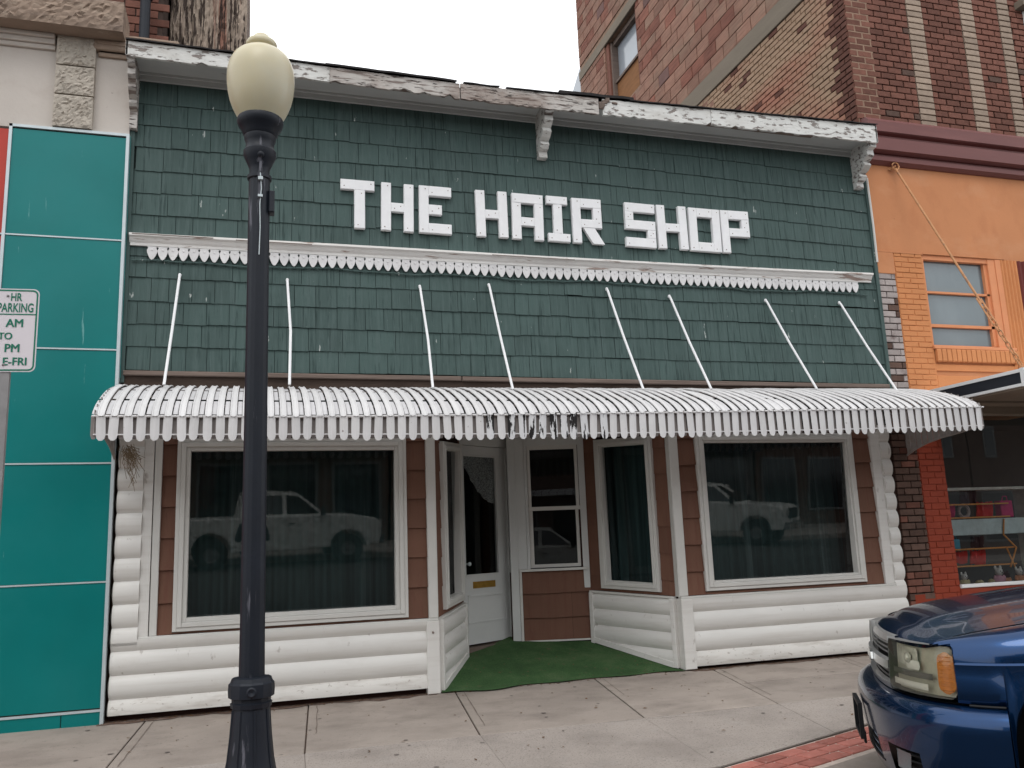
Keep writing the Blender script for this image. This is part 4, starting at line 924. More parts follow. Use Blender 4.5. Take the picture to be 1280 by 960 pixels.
for (z0, z1, d) in ((5.965, 6.01, .075), (6.01, 6.06, .10), (6.06, 6.10, .13)):
    b = MB(); b.box(F0, -6, -1.82, .04, d, z0, z1); b.build('moulding', 'stucco_pink', lb, bevel=.008)
    b = MB(); b.box(F0, -1.46, XL - .02, .04, d, z0 - .01, z1 - .01); b.build('moulding', 'stone', lb, bevel=.008)
x = -6.0; k = 0
for (xa, xb) in ((-6.0, -4.3), (-4.3, -2.75), (-2.75, -1.22)):
    rough_block(F0, xa + .004, xb - .004, 6.10, 6.40, -.1, .30, 'stone', 'cornice_stone', lb, .016, .06, 20 + k); k += 1
b = MB(); b.box(F0, -6, -1.26, .0, .20, 6.40, 6.46); b.build('cornice_cap', 'stone', lb, bevel=.01)
# sloped ledge and dark brick behind, then the flaking upper wall
b = MB(); b.box(F0, -1.5, -.75, -1.2, .12, 6.0, 6.18); b.build('ledge', 'stone', lb, bevel=.02)
its = []; FR = Fr((0, .55, 0))
b = MB(); b.box(FR, -3.4, -.98, -3, 0, 6.0, 8.6); b.build('rear_wall', 'mortar', lb)
for r in range(26):
    z = 6.12 + r * .09; x = -3.3 + (.11 if r % 2 else 0)
    while x < -1.0:
        if x > -1.75: its.append((FR, x, .0, z, .205, .015, .078, 'brick_red'))
        x += .217
place_pieces('brick', lb, its)
b = MB(); b.lathe([(6.15, .05), (6.9, .05), (6.91, .07), (7.0, .07), (7.01, .05), (8.3, .05)], 12, (-1.13, .38)); b.build('downpipe', 'post', lb)
fw = thing('flaking_wall', (-.55, 2.5, 5.9), 'tall blistered wall with peeling tan and rust render, rising behind the roof', 'building')
b = MB(); g = []; rr = random.Random(5)
F1 = Fr((0, 1.0, 0)); na, nz = 60, 70
for j in range(nz + 1):
    g.append([F1.p(-.955 + .80 * i / na, .0 + (0 if i in (0, na) else .02 * rr.random() * (1 if (i * 7 + j // 6) % 5 else 2.2)), 5.8 + 3.4 * j / nz) for i in range(na + 1)])
b.sheet(g); b.build('render_face', 'weathered', fw)
b = MB(); b.box(F1, -.95, -.16, -3, -.005, 5.8, 9.2); b.build('wall', 'weathered', fw)

# ================================================================== RIGHT BUILDING
rb = thing('brick_building', (10, 0, 0), 'tall dark red brick building with orange stucco ground storey beyond the hair shop', 'building')
X0 = 7.10; SX = 7.09
SHW = Vector((-.055, 0, 1)).normalized()
UF = Fr((.0, 0, 6.32))
b = MB(); b.box(UF, X0 + .0, 13.0, -1.0, -.02, -.2, 9.0); b.build('wall', 'mortar', rb)
its = []
cz = .086
strips = [(8.05, 8.30), (8.93, 9.16), (9.58, 9.78)]
r = 0
while r * cz < 2.6:
    z = r * cz + .04; x = X0 - .01 + (.105 if r % 2 else 0) - .1
    # left corner half
    while x < 10.6:
        xa, xb = max(x, X0 - .015), x + .208
        seg = [(xa, xb)]
        for (s0, s1) in strips:
            ns = []
            for (p, q) in seg:
                if q <= s0 or p >= s1: ns.append((p, q))
                else:
                    if p < s0: ns.append((p, s0))
                    if q > s1: ns.append((s1, q))
            seg = ns
        for (p, q) in seg:
            if q - p > .035: its.append((UF, (p + q) / 2, -.02 + random.uniform(-.001, .002), z, q - p - .009, .022, cz - .013, 'brick_red' if random.random() < .96 else 'brick_dark'))
        x += .217
    for (s0, s1) in strips: its.append((UF, (s0 + s1) / 2, -.02, z, s1 - s0 - .012, .030, cz - .014, 'brick_pale'))
    r += 1
# upper sill and window at the far right
b = MB(); b.box(UF, 9.9, 11.2, -.02, .14, 1.92, 2.02); b.build('upper_sill', 'conc_band', rb)
b = MB(); b.box(UF, 10.02, 10.9, .0, .03, .9, 1.9); b.build('upper_window', 'canopy_white', rb)
b = MB(); b.box(UF, 10.08, 10.84, .031, .036, .96, 1.84); b.build('upper_pane', 'sky_glass', rb)
# grey brick pilaster and brown pier
def courses(F, a0, a1, z0, z1, h, L, m, d=0.0, th=.02, dark=None):
    out = []; r = 0; z = z0 + h / 2
    while z < z1:
        x = a0 - (L / 2 if r % 2 else 0)
        while x < a1 - .01:
            p, q = max(x, a0), min(x + L, a1)
            if q - p > .03: out.append((F, (p + q) / 2, d + random.uniform(-.002, .003), z, q - p - .010, th, h - .012, m if not (dark and random.random() < dark[1]) else dark[0]))
            x += L
        z += h; r += 1
    return out
b = MB(); b.box(F0, X0 - .02, 7.38, -.4, -.02, -.1, 4.6); b.build('pier_core', 'mortar', rb)
g1 = courses(F0, X0 - .005, 7.355, 2.85, 4.32, .078, .2, 'brick_grey', -.02, .03, ('brick_dark', .2))
g2 = courses(F0, X0 - .09, 7.36, .05, 2.75, .078, .2, 'brick_dark', -.02, .03, ('brick_red', .2))
b = MB(); b.box(F0, X0 - .1, X0, -.3, -.02, 0, 2.8); b.build('pier_core', 'mortar', rb)
place_pieces('brick', rb, its + g1 + g2, 300)
b = MB(); b.box(F0, X0 - .02, 7.36, -.02, .012, -.1, .58); b.build('pier_base', 'red_brick_paint', rb)
# orange parts
b = MB(); b.box(F0, X0 - .01, 13, -.4, -.002, 4.60, 6.02); b.build('stucco_wall', 'orange', rb)
b = MB(); b.box(F0, X0 - .01, 7.355, -.05, .014, 4.325, 4.594); b.build('orange_block', 'orange', rb, bevel=.006)
b = MB(); b.box(F0, X0 - .01, 7.80, -.0, .012, 4.596, 4.612); b.box(F0, 7.80, 9.06, -.0, .012, 4.606, 4.622); b.build('stucco_edge', 'orange', rb)
ob = courses(F0, 7.365, 7.775, 2.90, 4.59, .066, .205, 'orange_brick', -.003, .009)
b = MB(); b.box(F0, 7.36, 7.79, -.3, -.001, 2.6, 4.6); b.build('pilaster_core', 'orange_brick', rb)
place_pieces('painted_brick', rb, ob)
b = MB(); b.box(F0, 7.79, 9.06, -.3, -.02, 2.6, 3.42); b.build('apron', 'orange', rb)
b = MB(); b.box(F0, 7.79, 9.06, -.02, .0, 3.15, 3.23, .004); b.box(F0, 7.79, 9.06, -.02, .004, 2.9, 3.09, .004); b.build('apron_course', 'orange_brick', rb)
for i in range(17):
    x = 7.80 + i * .0735
    inst('sill_brick', unit('orange_brick'), rb, F0, x + .033, -.02, 3.335, .064, .055, .155)
b = MB(); b.box(F0, 7.775, 9.03, -.06, .03, 3.415, 3.455, .005); b.build('window_sill', 'orange_sash', rb)
wf = MB(); wf.box(F0, 7.785, 7.81, -.12, -.01, 3.45, 4.6); wf.box(F0, 8.79, 8.90, -.12, .0, 3.45, 4.6, .004); wf.box(F0, 8.90, 8.985, -.12, .01, 3.4, 4.6, .004); wf.box(F0, 7.81, 8.79, -.12, -.01, 4.545, 4.6)
wf.box(F0, 7.81, 8.79, -.1, -.03, 4.125, 4.15); wf.box(F0, 7.81, 8.79, -.1, -.03, 3.70, 3.735); wf.box(F0, 8.745, 8.79, -.1, -.03, 3.45, 4.545); wf.box(F0, 7.81, 8.79, -.1, -.03, 3.45, 3.475)
wo_ = wf.build('window', 'orange_sash', rb)
for (z0, z1) in ((3.475, 3.70), (3.735, 4.125), (4.15, 4.545)):
    b = MB(); b.ngon([(7.81, .07, z0), (8.745, .07, z0), (8.745, .07, z1), (7.81, .07, z1)]); b.build('pane', 'sky_glass', wo_)
def corrug(a0, a1, z0, z1, m, n, name, d=.0):
    b = MB(); A = []
    for i in range(n * 4 + 1):
        t = (i % 4); A.append((a0 + (a1 - a0) * i / (n * 4), d + (.018 if t in (1, 2) else 0)))
    b.sheet([[(a, -dd, z0) for a, dd in A], [(a, -dd, z1) for a, dd in A]]); b.build(name, m, rb)
corrug(8.985, 9.26, 2.9, 4.6, 'orange_brick', 5, 'corrugated_panel'); corrug(9.26, 12.5, 2.9, 4.6, 'maroon_metal', 40, 'corrugated_panel')
# maroon cornice: stepped mouldings
prof = [(-.02, 6.42), (.10, 6.40), (.13, 6.36), (.13, 6.225), (.07, 6.195), (.07, 6.16), (.125, 6.14), (.125, 5.985), (.045, 5.955), (.045, 5.93), (.075, 5.92), (.075, 5.865), (.02, 5.835), (-.02, 5.83)]
prof = [(d, z - .13 + .02) for d, z in prof]
b = MB(); rowsA = [[(x, -d, z) for x in (7.115, 13)] for d, z in prof]; b.sheet(rowsA); b.ngon([r_[0] for r_ in rowsA]); b.build('cornice', 'maroon', rb)
b = MB(); b.ngon([(7.115, -.1, 6.29), (13, -.1, 6.29), (13, .05, 6.34), (7.115, .05, 6.34)]); b.build('cornice_top', 'maroon', rb)
# red pilaster
b = MB(); b.box(F0, 7.36, 7.72, -.3, -.0015, -.1, 2.8); b.build('pilaster_core', 'red_brick_paint', rb)
place_pieces('red_painted_brick', rb, courses(F0, 7.362, 7.72, .0, 2.75, .072, .2, 'red_brick_paint', -.003, .010))
# side wall of clay block above the hair shop roof
FS = Fr((SX, 0, 0), (0, -1, 0), (-1, 0, 0))       # a = -y
b = MB()
for (y0, y1, z0, z1) in ((0, 8.75, 5.9, 10.0), (0, 5.75, 10, 15), (7.3, 8.75, 10, 15), (5.75, 7.3, 11.72, 15)):
    b.box(FS, -y1, -y0, -.35, -.012, z0, z1)
b.build('side_wall', 'mortar_tan', rb)
b = MB(); b.box(FS, -8.75, -8.3, -6, -.36, 5.9, 15); b.build('rear_wall', 'mortar_tan', rb)
tl = []; th, tw = .235, .40; r = 0; z = 8.78
while z < 14:
    y = -(tw / 2 if r % 2 else 0)
    while y < 8.74:
        p, q = max(y, 0.0), min(y + tw, 8.75)
        wrow = z + th > 10.0 and z < 11.72; inwin = False
        if wrow:
            if p < 5.75 < q: q = 5.75
            elif p < 7.3 < q: p = 7.3
            elif p >= 5.75 and q <= 7.3: inwin = True
        if q - p > .06 and not inwin and not (11.72 <= z < 11.9):
            mt = random.choices(['tile', 'tile_red', 'tile_purple'], [.74, .23, .03])[0]
            tl.append((FS, -(p + q) / 2, -.012 + random.uniform(-.002, .004), z + th / 2, q - p - .016, .02, th - .016, mt))
        y += tw
    z += th; r += 1
# below the concrete band: clay block at the back, tan painted brick towards the street
z = 5.95; r = 0; tb = []
while z < 8.42:
    y = 3.6 - (z - 6) * .1 - (tw / 2 if r % 2 else 0)
    while y < 8.74:
        tl.append((FS, -(y + tw / 2), -.012, z + th / 2, tw - .016, .02, th - .016, random.choice(['tile', 'tile', 'tile_red']))); y += tw
    z += th; r += 1
def vis_side(t):
    p = t[0].p(t[1], t[2], t[3]); v = p - CAM; q = v.dot(W_); u = v.dot(U_) / q
    return u < .47
place_pieces('clay_block', rb, [t for t in tl if vis_side(t)], 300); 
r = 0; z = 5.95
while z < 8.42:
    y = .0 - (.1 if r % 2 else 0)
    while y < 3.9:
        p = max(y, 0.0); q = y + .21
        mt = 'brick_tan' if (random.random() < .97 and y > .12) else 'brick_red'
        tb.append((FS, -(p + q) / 2, -.012 + random.uniform(-.003, .004), z + .039, q - p - .012, .02, .066, mt)); y += .213
    z += .078; r += 1
place_pieces('side_brick', rb, tb, 0)
b = MB(); b.box(FS, -8.75, -.0, -.02, .03, 8.45, 8.775, .01); b.build('concrete_band', 'conc_band', rb)
b = MB(); b.box(FS, -8.75, -5.3, -.02, .03, 11.72, 11.94, .01); b.build('lintel_band', 'conc_band', rb)
for (p_, q_) in ((-7.3, -7.15), (-5.82, -5.75)): b = MB(); b.box(FS, p_, q_, -.30, -.02, 10.0, 11.72); b.build('window_jamb', 'brick_red', rb)
b = MB(); b.box(FS, -7.15, -7.08, -.30, -.06, 10.0, 11.70); b.box(FS, -7.08, -5.82, -.30, -.10, 10.75, 10.80); b.box(FS, -7.08, -5.82, -.3, -.1, 11.62, 11.72)
wo2 = b.build('window', 'wood', rb)
b = MB(); b.box(FS, -7.08, -5.82, -.28, -.2, 10.80, 11.62); b.build('pane', 'side_glass', wo2)
b = MB(); b.box(FS, -7.08, -5.82, -.28, -.14, 10.0, 10.75); b.build('boarding', 'board', wo2)
b = MB(); b.prism(FS, [(-9.6, 10.9), (-8.76, 10.9), (-8.76, 12.12), (-9.6, 11.6)], -1.5, -.02); b.build('roof_hatch', 'side_glass', rb)
b = MB(); b.box(Fr((SX, 0, 0), (0, -1, .55)), 0, 0, 0, 0, 0, 0)
# hair shop side parapet so that nothing floats
# store front of the right building: interior, sill, glass
b = MB(); b.box(F0, 7.72, 13, -2.6, -2.5, -.1, 2.9); b.box(F0, 7.72, 13, -2.6, -.02, 2.75, 2.9); b.box(F0, 7.70, 7.72, -2.6, -.3, -.1, 2.9); b.build('store_interior', 'room', rb)
b = MB(); b.box(F0, 7.72, 13, -.95, -.03, .3, .58); b.build('display_floor', 'shelf_white', rb)
b = MB(); b.box(F0, 7.72, 13, -.03, .02, -.1, .62, .01); b.build('bulkhead', 'red_brick_paint', rb)
b = MB(); b.box(F0, 7.72, 13, -.06, .035, .62, .66, .006); b.build('store_sill', 'canopy_white', rb)
b = MB(); b.box(F0, 9.45, 9.52, -.05, .02, .66, 2.75); b.build('mullion', 'alu', rb)
b = MB(); b.ngon([(7.72, -.0, .66), (9.45, 0, .66), (9.45, 0, 2.75), (7.72, 0, 2.75)]); b.build('store_pane', 'glass', rb)
b = MB(); b.ngon([(9.52, -.0, .66), (13, 0, .66), (13, 0, 2.75), (9.52, 0, 2.75)]); b.build('store_pane', 'glass', rb)
# flat canopy with dark fascia
cn = thing('flat_canopy', (9.5, -.7, 2.8), 'flat sidewalk canopy with dark fascia and white edges, right of the awning', 'canopy')
CX = 7.52; CY = 1.42
b = MB(); b.box(F0, CX, 13.5, .0, CY, 2.735, 2.85); b.build('fascia', 'canopy_dark', cn)
b = MB(); b.box(F0, CX - .012, 13.5, .0, CY + .012, 2.85, 2.885); b.build('top_edge', 'canopy_white', cn)
b = MB(); b.box(F0, CX - .010, 13.5, .0, CY + .010, 2.705, 2.735); b.build('bottom_edge', 'canopy_white', cn)
b = MB(); b.box(F0, CX - .014, CX + .03, CY - .03, CY + .016, 2.70, 2.89); b.build('corner_cap', 'canopy_white', cn)
b = MB(); b.box(F0, CX + .03, 13.4, .05, CY - .03, 2.685, 2.704); b.build('soffit_panel', 'canopy_under', cn)
b = MB(); b.box(F0, CX + .05, 13.4, .02, .22, 2.60, 2.684); b.box(F0, CX + .05, 13.4, .55, .60, 2.66, 2.684); b.build('soffit_beam', 'canopy_under', cn)
tr = thing('tie_rod', (7.51, 0, 5.7), 'orange painted iron tie rod with turnbuckle and chain holding the flat canopy', 'tie rod')
P_, Q_ = Vector((7.51, -.04, 5.70)), Vector((7.54, -1.40, 2.90))
e1 = P_.lerp(Q_, .72); b = MB(); b.tube([P_, e1], .013, 8); b.build('rod', 'iron', tr)
b = MB(); ring = [P_ + Vector((0, -.01, 0)) + Vector((.05 * math.cos(t * .7), -.01, .05 * math.sin(t * .7))) for t in range(10)]; b.tube(ring, .010, 6); b.tube([P_ + Vector((-.06, .03, -.03)), P_ + Vector((.0, -.03, 0))], .012, 6); b.build('eye_bolt', 'iron', tr)
for k in range(11):
    c = e1.lerp(Q_, (k + .3) / 11); d = (Q_ - P_).normalized(); s_ = d.cross(Vector((1, 0, 0))).normalized() if k % 2 else Vector((1, 0, 0))
    b = MB(); pts = [c + d * .055 * math.cos(t * PI / 5) + s_ * .022 * math.sin(t * PI / 5) for t in range(11)]; b.tube(pts, .0075, 5); b.build('chain_link', 'iron', tr)
b = MB(); b.tube([e1.lerp(Q_, -.08) + Vector((.03, 0, 0)), e1.lerp(Q_, .35) + Vector((.03, 0, 0))], .008, 6); b.tube([e1.lerp(Q_, -.08) - Vector((.03, 0, 0)), e1.lerp(Q_, .35) - Vector((.03, 0, 0))], .008, 6); b.build('turnbuckle', 'iron', tr)
# display in the store window ---------------------------------------------------------
rk = thing('display_rack', (8.5, .6, .58), 'tiered display rack with orange wood rails behind the store glass', 'rack')
for (z, h, m_) in ((1.74, .035, 'shelf_white'), (1.20, .19, 'pale_blue')):
    b = MB(); b.box(F0, 7.85, 9.4, -.62, -.38, z, z + h, .006); b.build('shelf', m_, rk)
for z in (1.57, 1.41, 1.035, .835):
    b = MB(); b.tube([(7.85, .38, z), (8.98, .38, z)], .010, 6); b.build('rail', 'orange_wood', rk)
for (p, q) in (((8.82, .36, 1.19), (8.99, .36, 1.03)), ((8.99, .36, 1.03), (8.86, .36, .80)), ((8.86, .36, 1.38), (8.82, .36, 1.19)), ((8.84, .36, 1.03), (8.96, .36, .72))):
    b = MB(); b.tube([p, q], .010, 6); b.build('brace', 'orange_wood', rk)
b = MB(); b.box(F0, 7.86, 7.90, -.60, -.40, .58, 1.74); b.box(F0, 9.3, 9.34, -.60, -.40, .58, 1.74); b.build('upright', 'shelf_white', rk)
def goods(kind, x, z, r, m_, lab, cat='ornament'):
    if kind == 'ring':
        b = MB(); b.tube([(x + r * math.cos(t * PI / 8), .44, z + r * math.sin(t * PI / 8)) for t in range(17)], .022, 6); b.build('wreath', m_, smooth=True, label=lab, cat=cat)
    if kind == 'bag':
        t_ = thing('gift_bag', (x, .47, z - r), lab, cat)
        b = MB(); b.box(F0, x - r * .8, x + r * .8, -.52, -.42, z - r, z + r * .7, .012); b.build('bag', m_, t_, bevel=.01)
        b = MB(); b.tube([(x - r * .35, .45, z + r * .68), (x - r * .25, .44, z + r * 1.15), (x + r * .25, .44, z + r * 1.15), (x + r * .35, .45, z + r * .68)], .006, 5); b.build('handle', m_, t_)
    if kind == 'cloth':
        b = MB(); rr = random.Random(int(x * 100)); g = []
        for j in range(6):
            g.append([(x - r + 2 * r * i / 10, .45 + .03 * math.sin(i * 1.7 + j * .3), z + r * (.9 - 1.8 * j / 5) + .015 * math.sin(i * 2.1)) for i in range(11)])
        b.sheet(g); b.sheet([[(p[0], p[1] + .02, p[2]) for p in r_] for r_ in g]); b.build('folded_cloth', m_, label=lab, cat=cat, smooth=True)
goods('ring', 8.34, 1.49, .075, 'grey_ring', 'grey woven ring ornament on the upper rail', 'ornament')
goods('cloth', 8.68, 1.50, .10, 'toy_red', 'bright red cloth hung right of the grey ring', 'cloth')
goods('cloth', 8.12, 1.50, .08, 'toy_magenta', 'dark magenta cloth hung left of the grey ring', 'cloth')
goods('bag', 9.0, 1.52, .12, 'toy_magenta', 'dark pink gift bag at the right end of the upper rail', 'bag')
goods('cloth', 8.45, 1.67, .10, 'toy_dark', 'dark maroon cloth folded under the top shelf', 'cloth')
goods('bag', 8.15, 1.10, .08, 'toy_blue', 'teal blue gift bag on the middle rail', 'bag')
goods('cloth', 8.50, 1.11, .07, 'toy_dark', 'dark striped cloth beside the teal gift bag', 'cloth')
goods('cloth', 8.22, .94, .075, 'toy_red', 'red cloth on the low rail nearest the red pilaster', 'cloth')
goods('cloth', 8.48, .93, .09, 'toy_red', 'larger red cloth on the low rail left of the doll', 'cloth')
def plush(x, y, m1, m2, s, lab):
    t_ = thing('plush_toy', (x, y, .58), lab, 'toy')
    b = MB(); b.blob((x, y, .58 + .075 * s), (.07 * s, .055 * s, .075 * s), 12, 8)
    for sg in (-1, 1): b.blob((x + sg * .065 * s, y - .03, .58 + .03 * s), (.03 * s, .05 * s, .03 * s), 8, 6); b.blob((x + sg * .07 * s, y - .01, .58 + .1 * s), (.022 * s, .022 * s, .045 * s), 8, 6)
    b.build('body', m2, t_, smooth=True)
    h = MB(); h.blob((x, y - .01, .58 + .185 * s), (.052 * s, .048 * s, .05 * s), 12, 8)
    for sg in (-1, 1): h.blob((x + sg * .04 * s, y, .58 + .235 * s), (.018 * s, .012 * s, .03 * s), 8, 6)
    ho = h.build('head', m1, t_, smooth=True)
    e = MB()
    for sg in (-1, 1): e.blob((x + sg * .018 * s, y - .055 * s, .58 + .195 * s), .007 * s, 6, 4)
    e.blob((x, y - .06 * s, .58 + .175 * s), .009 * s, 6, 4); e.build('face', 'black', ho)
plush(8.60, .30, 'toy_white', 'toy_pink', .95, 'white headed plush rabbit in pink sitting below the rack')
plush(8.10, .32, 'toy_white', 'toy_yellow', .75, 'small white plush toy with cream body by the red pilaster')
plush(8.93, .32, 'toy_white', 'toy_orange', .85, 'white plush toy with peach body right of the pink rabbit')
plush(9.15, .32, 'toy_orange', 'toy_orange', .7, 'small peach plush toy at the right edge of the display')
plush(8.77, .36, 'toy_dark', 'toy_orange', .7, 'dark headed plush toy between the rabbit and the peach toy')
b = MB()
for k in range(9): b.blob((8.22 + .033 * k + random.uniform(-.01, .01), .28 + random.uniform(-.03, .03), .615 + .03 * math.sin(k)), (.04, .04, .035), 8, 6)
b.build('yellow_garland', 'toy_yellow', label='cream yellow bundled garland lying between the plush toys', cat='garland', smooth=True)

# ================================================================== LAMP POST
lp = thing('street_lamp', (0.0, -3.0, -.08), 'black street lamp post with yellowed acorn globe before the green shop front', 'street lamp')
cx, cy = .003, -3.0
def lat(name, prof, m_, par=lp, seg=28, angle=30): return MB().lathe(prof, seg, (cx, cy)).build(name, m_, par, smooth=True, angle=angle)
lat('base', [(-.09, .24), (.0, .24), (.02, .225), (.04, .19), (.10, .155), (.17, .134), (.24, .121), (.36, .108), (.50, .097), (.515, .095)], 'post')
for k in range(8):
    a = k * PI / 4 + .2; b = MB()
    b.tube([(cx + math.cos(a) * r_, cy + math.sin(a) * r_, z) for z, r_ in ((.10, .155), (.17, .134), (.24, .121), (.36, .108), (.50, .098))], .007, 5); b.build('base_rib', 'post', lp)
col_ = lat('collar', [(.505, .092), (.51, .108), (.535, .112), (.54, .104), (.56, .104), (.565, .122), (.60, .124), (.635, .122), (.645, .112), (.665, .105), (.67, .07)], 'post', seg=12, angle=20)
b = MB(); b.wheelrev((cx, cy - .124, .60), [(0, .001), (-.006, .02), (-.002, .028)], 16); b.build('collar_boss', 'post', col_)
b = MB(); rows = []
for z, r0 in ((.66, .070), (.9, .068), (1.6, .0665), (2.4, .0645), (3.2, .0635), (3.585, .063)):
    rows.append([(cx + (r0 - (.0025 if k % 3 == 0 else 0)) * math.cos(2 * PI * k / 48), cy + (r0 - (.0025 if k % 3 == 0 else 0)) * math.sin(2 * PI * k / 48), z) for k in range(48)])
b.sheet(rows, True); b.build('shaft', 'post', lp, smooth=True, angle=60)
lat('capital', [(3.575, .064), (3.58, .072), (3.60, .072), (3.605, .060), (3.64, .060), (3.66, .066), (3.70, .083), (3.73, .097), (3.76, .098), (3.775, .088), (3.80, .083), (3.825, .088), (3.84, .094), (3.86, .094), (3.875, .104), (3.90, .110), (3.92, .128), (3.945, .138), (3.965, .140), (3.975, .136), (3.98, .12)], 'post')
lat('globe', [(3.968, .128), (3.985, .136), (4.01, .150), (4.05, .169), (4.10, .186), (4.15, .197), (4.20, .203), (4.25, .205), (4.30, .202), (4.345, .191), (4.385, .172), (4.412, .148), (4.432, .120), (4.446, .094), (4.453, .083), (4.460, .082), (4.466, .090), (4.476, .095), (4.492, .095), (4.505, .086), (4.514, .070), (4.519, .058), (4.53, .054), (4.545, .046), (4.556, .032), (4.562, .012)], 'globe', seg=48, angle=60)
b = MB(); b.blob((cx + .005, cy - .075, 3.715), .024, 12, 8); b.tube([(cx + .005, cy - .06, 3.70), (cx + .005, cy - .07, 3.60)], .010, 6); b.build('knob', 'post', lp, smooth=True)
b = MB(); b.tube([(cx + .004, cy - .072, 3.60), (cx + .012, cy - .070, 3.5), (cx + .004, cy - .069, 3.40), (cx + .008, cy - .068, 3.25), (cx + .004, cy - .068, 3.08)], .0032, 5); b.build('bare_wire', 'alu', lp)
b = MB(); b.box(F0, cx - .008, cx + .02, 3.066, 3.085, 3.55, 3.57); b.box(F0, cx - .008, cx + .02, 3.066, 3.085, 3.44, 3.455); b.build('wire_clip', 'alu', lp)
b = MB(); b.box(F0, cx + .055, cx + .090, 2.98, 3.05, 3.36, 3.50, .006); b.build('outlet_box', 'post', lp)

# ================================================================== PARKING SIGN
ps = thing('parking_sign', (-1.29, -3.1, -.08), 'green and white parking hours sign on a grey steel post at left edge', 'sign')
SZ1 = 2.795; SH = .46; SWd = .305; sx0, sx1 = -1.137 - SWd, -1.137
def rrect(x0, x1, z0, z1, r, n=5):
    P = []
    for (cx_, cz_, a0) in ((x1 - r, z0 + r, -PI / 2), (x1 - r, z1 - r, 0), (x0 + r, z1 - r, PI / 2), (x0 + r, z0 + r, PI)):
        for i in range(n + 1): a = a0 + PI / 2 * i / n; P.append((cx_ + r * math.cos(a), cz_ + r * math.sin(a)))
    return P
FSg = Fr((0, -3.1, 0), (1, 0, .02), (0, -1, 0))
FSg.o = Vector((0, -3.1, .02 * 1.31))
b = MB(); b.prism(FSg, rrect(sx0, sx1, SZ1 - SH, SZ1, .03), .0, .003); b.build('plate', 'sign_white', ps)
def ringmesh(d, e0, e1, r):
    A = rrect(sx0 + e0, sx1 - e0, SZ1 - SH + e0, SZ1 - e0, r); B = rrect(sx0 + e1, sx1 - e1, SZ1 - SH + e1, SZ1 - e1, r * .8)
    b = MB(); b.sheet([[FSg.p(a, d, z) for a, z in A], [FSg.p(a, d, z) for a, z in B]], True); return b
ringmesh(.0045, .006, .014, .026).build('border', 'sign_green', ps)
b = MB(); b.box(FSg, sx0 + .012, sx1 - .012, .003, .0045, SZ1 - .146, SZ1 - .140); b.build('divider', 'sign_green', ps)
def text(txt, x, z, size, xs=1.0, align='RIGHT', bold=.0):
    cu = bpy.data.curves.new('t', 'FONT'); cu.body = txt; cu.size = size; cu.align_x = align; cu.offset = bold
    ob = bpy.data.objects.new('t', cu); COL.objects.link(ob)
    dg = bpy.context.evaluated_depsgraph_get(); me = bpy.data.meshes.new_from_object(ob.evaluated_get(dg)); bpy.data.objects.remove(ob)
    mb = MB(); k = (0, .0016, -.0016) if bold == 0 else (0, .0005)
    for i, e in enumerate(k): mb.add([FSg.p(x + e + v.co.x * xs, .0052 + i * .00025, z + (.0006 * i) + v.co.y) for v in me.vertices], [tuple(p.vertices) for p in me.polygons])
    mb.build('lettering', 'sign_green', ps)
text('HR', sx1 - .085, SZ1 - .068, .062, .66, bold=.0008); text('PARKING', sx1 - .024, SZ1 - .130, .070, .60, bold=.0008)
text('AM', sx1 - .068, SZ1 - .214, .064, .92); text('TO', sx1 - .118, SZ1 - .282, .052, .92); text('PM', sx1 - .078, SZ1 - .352, .064, .92); text('E-FRI', sx1 - .040, SZ1 - .424, .060, .92)
b = MB(); b.box(FSg, sx0 + SWd / 2 - .030, sx0 + SWd / 2 + .030, -.035, -.001, -.08, SZ1 - .02); b.build('post', 'galv', ps)
for zz in (.04, .42): b = MB(); b.blob((sx0 + SWd / 2, -3.105, SZ1 - zz), .007, 8, 4); b.build('bolt', 'galv', ps)

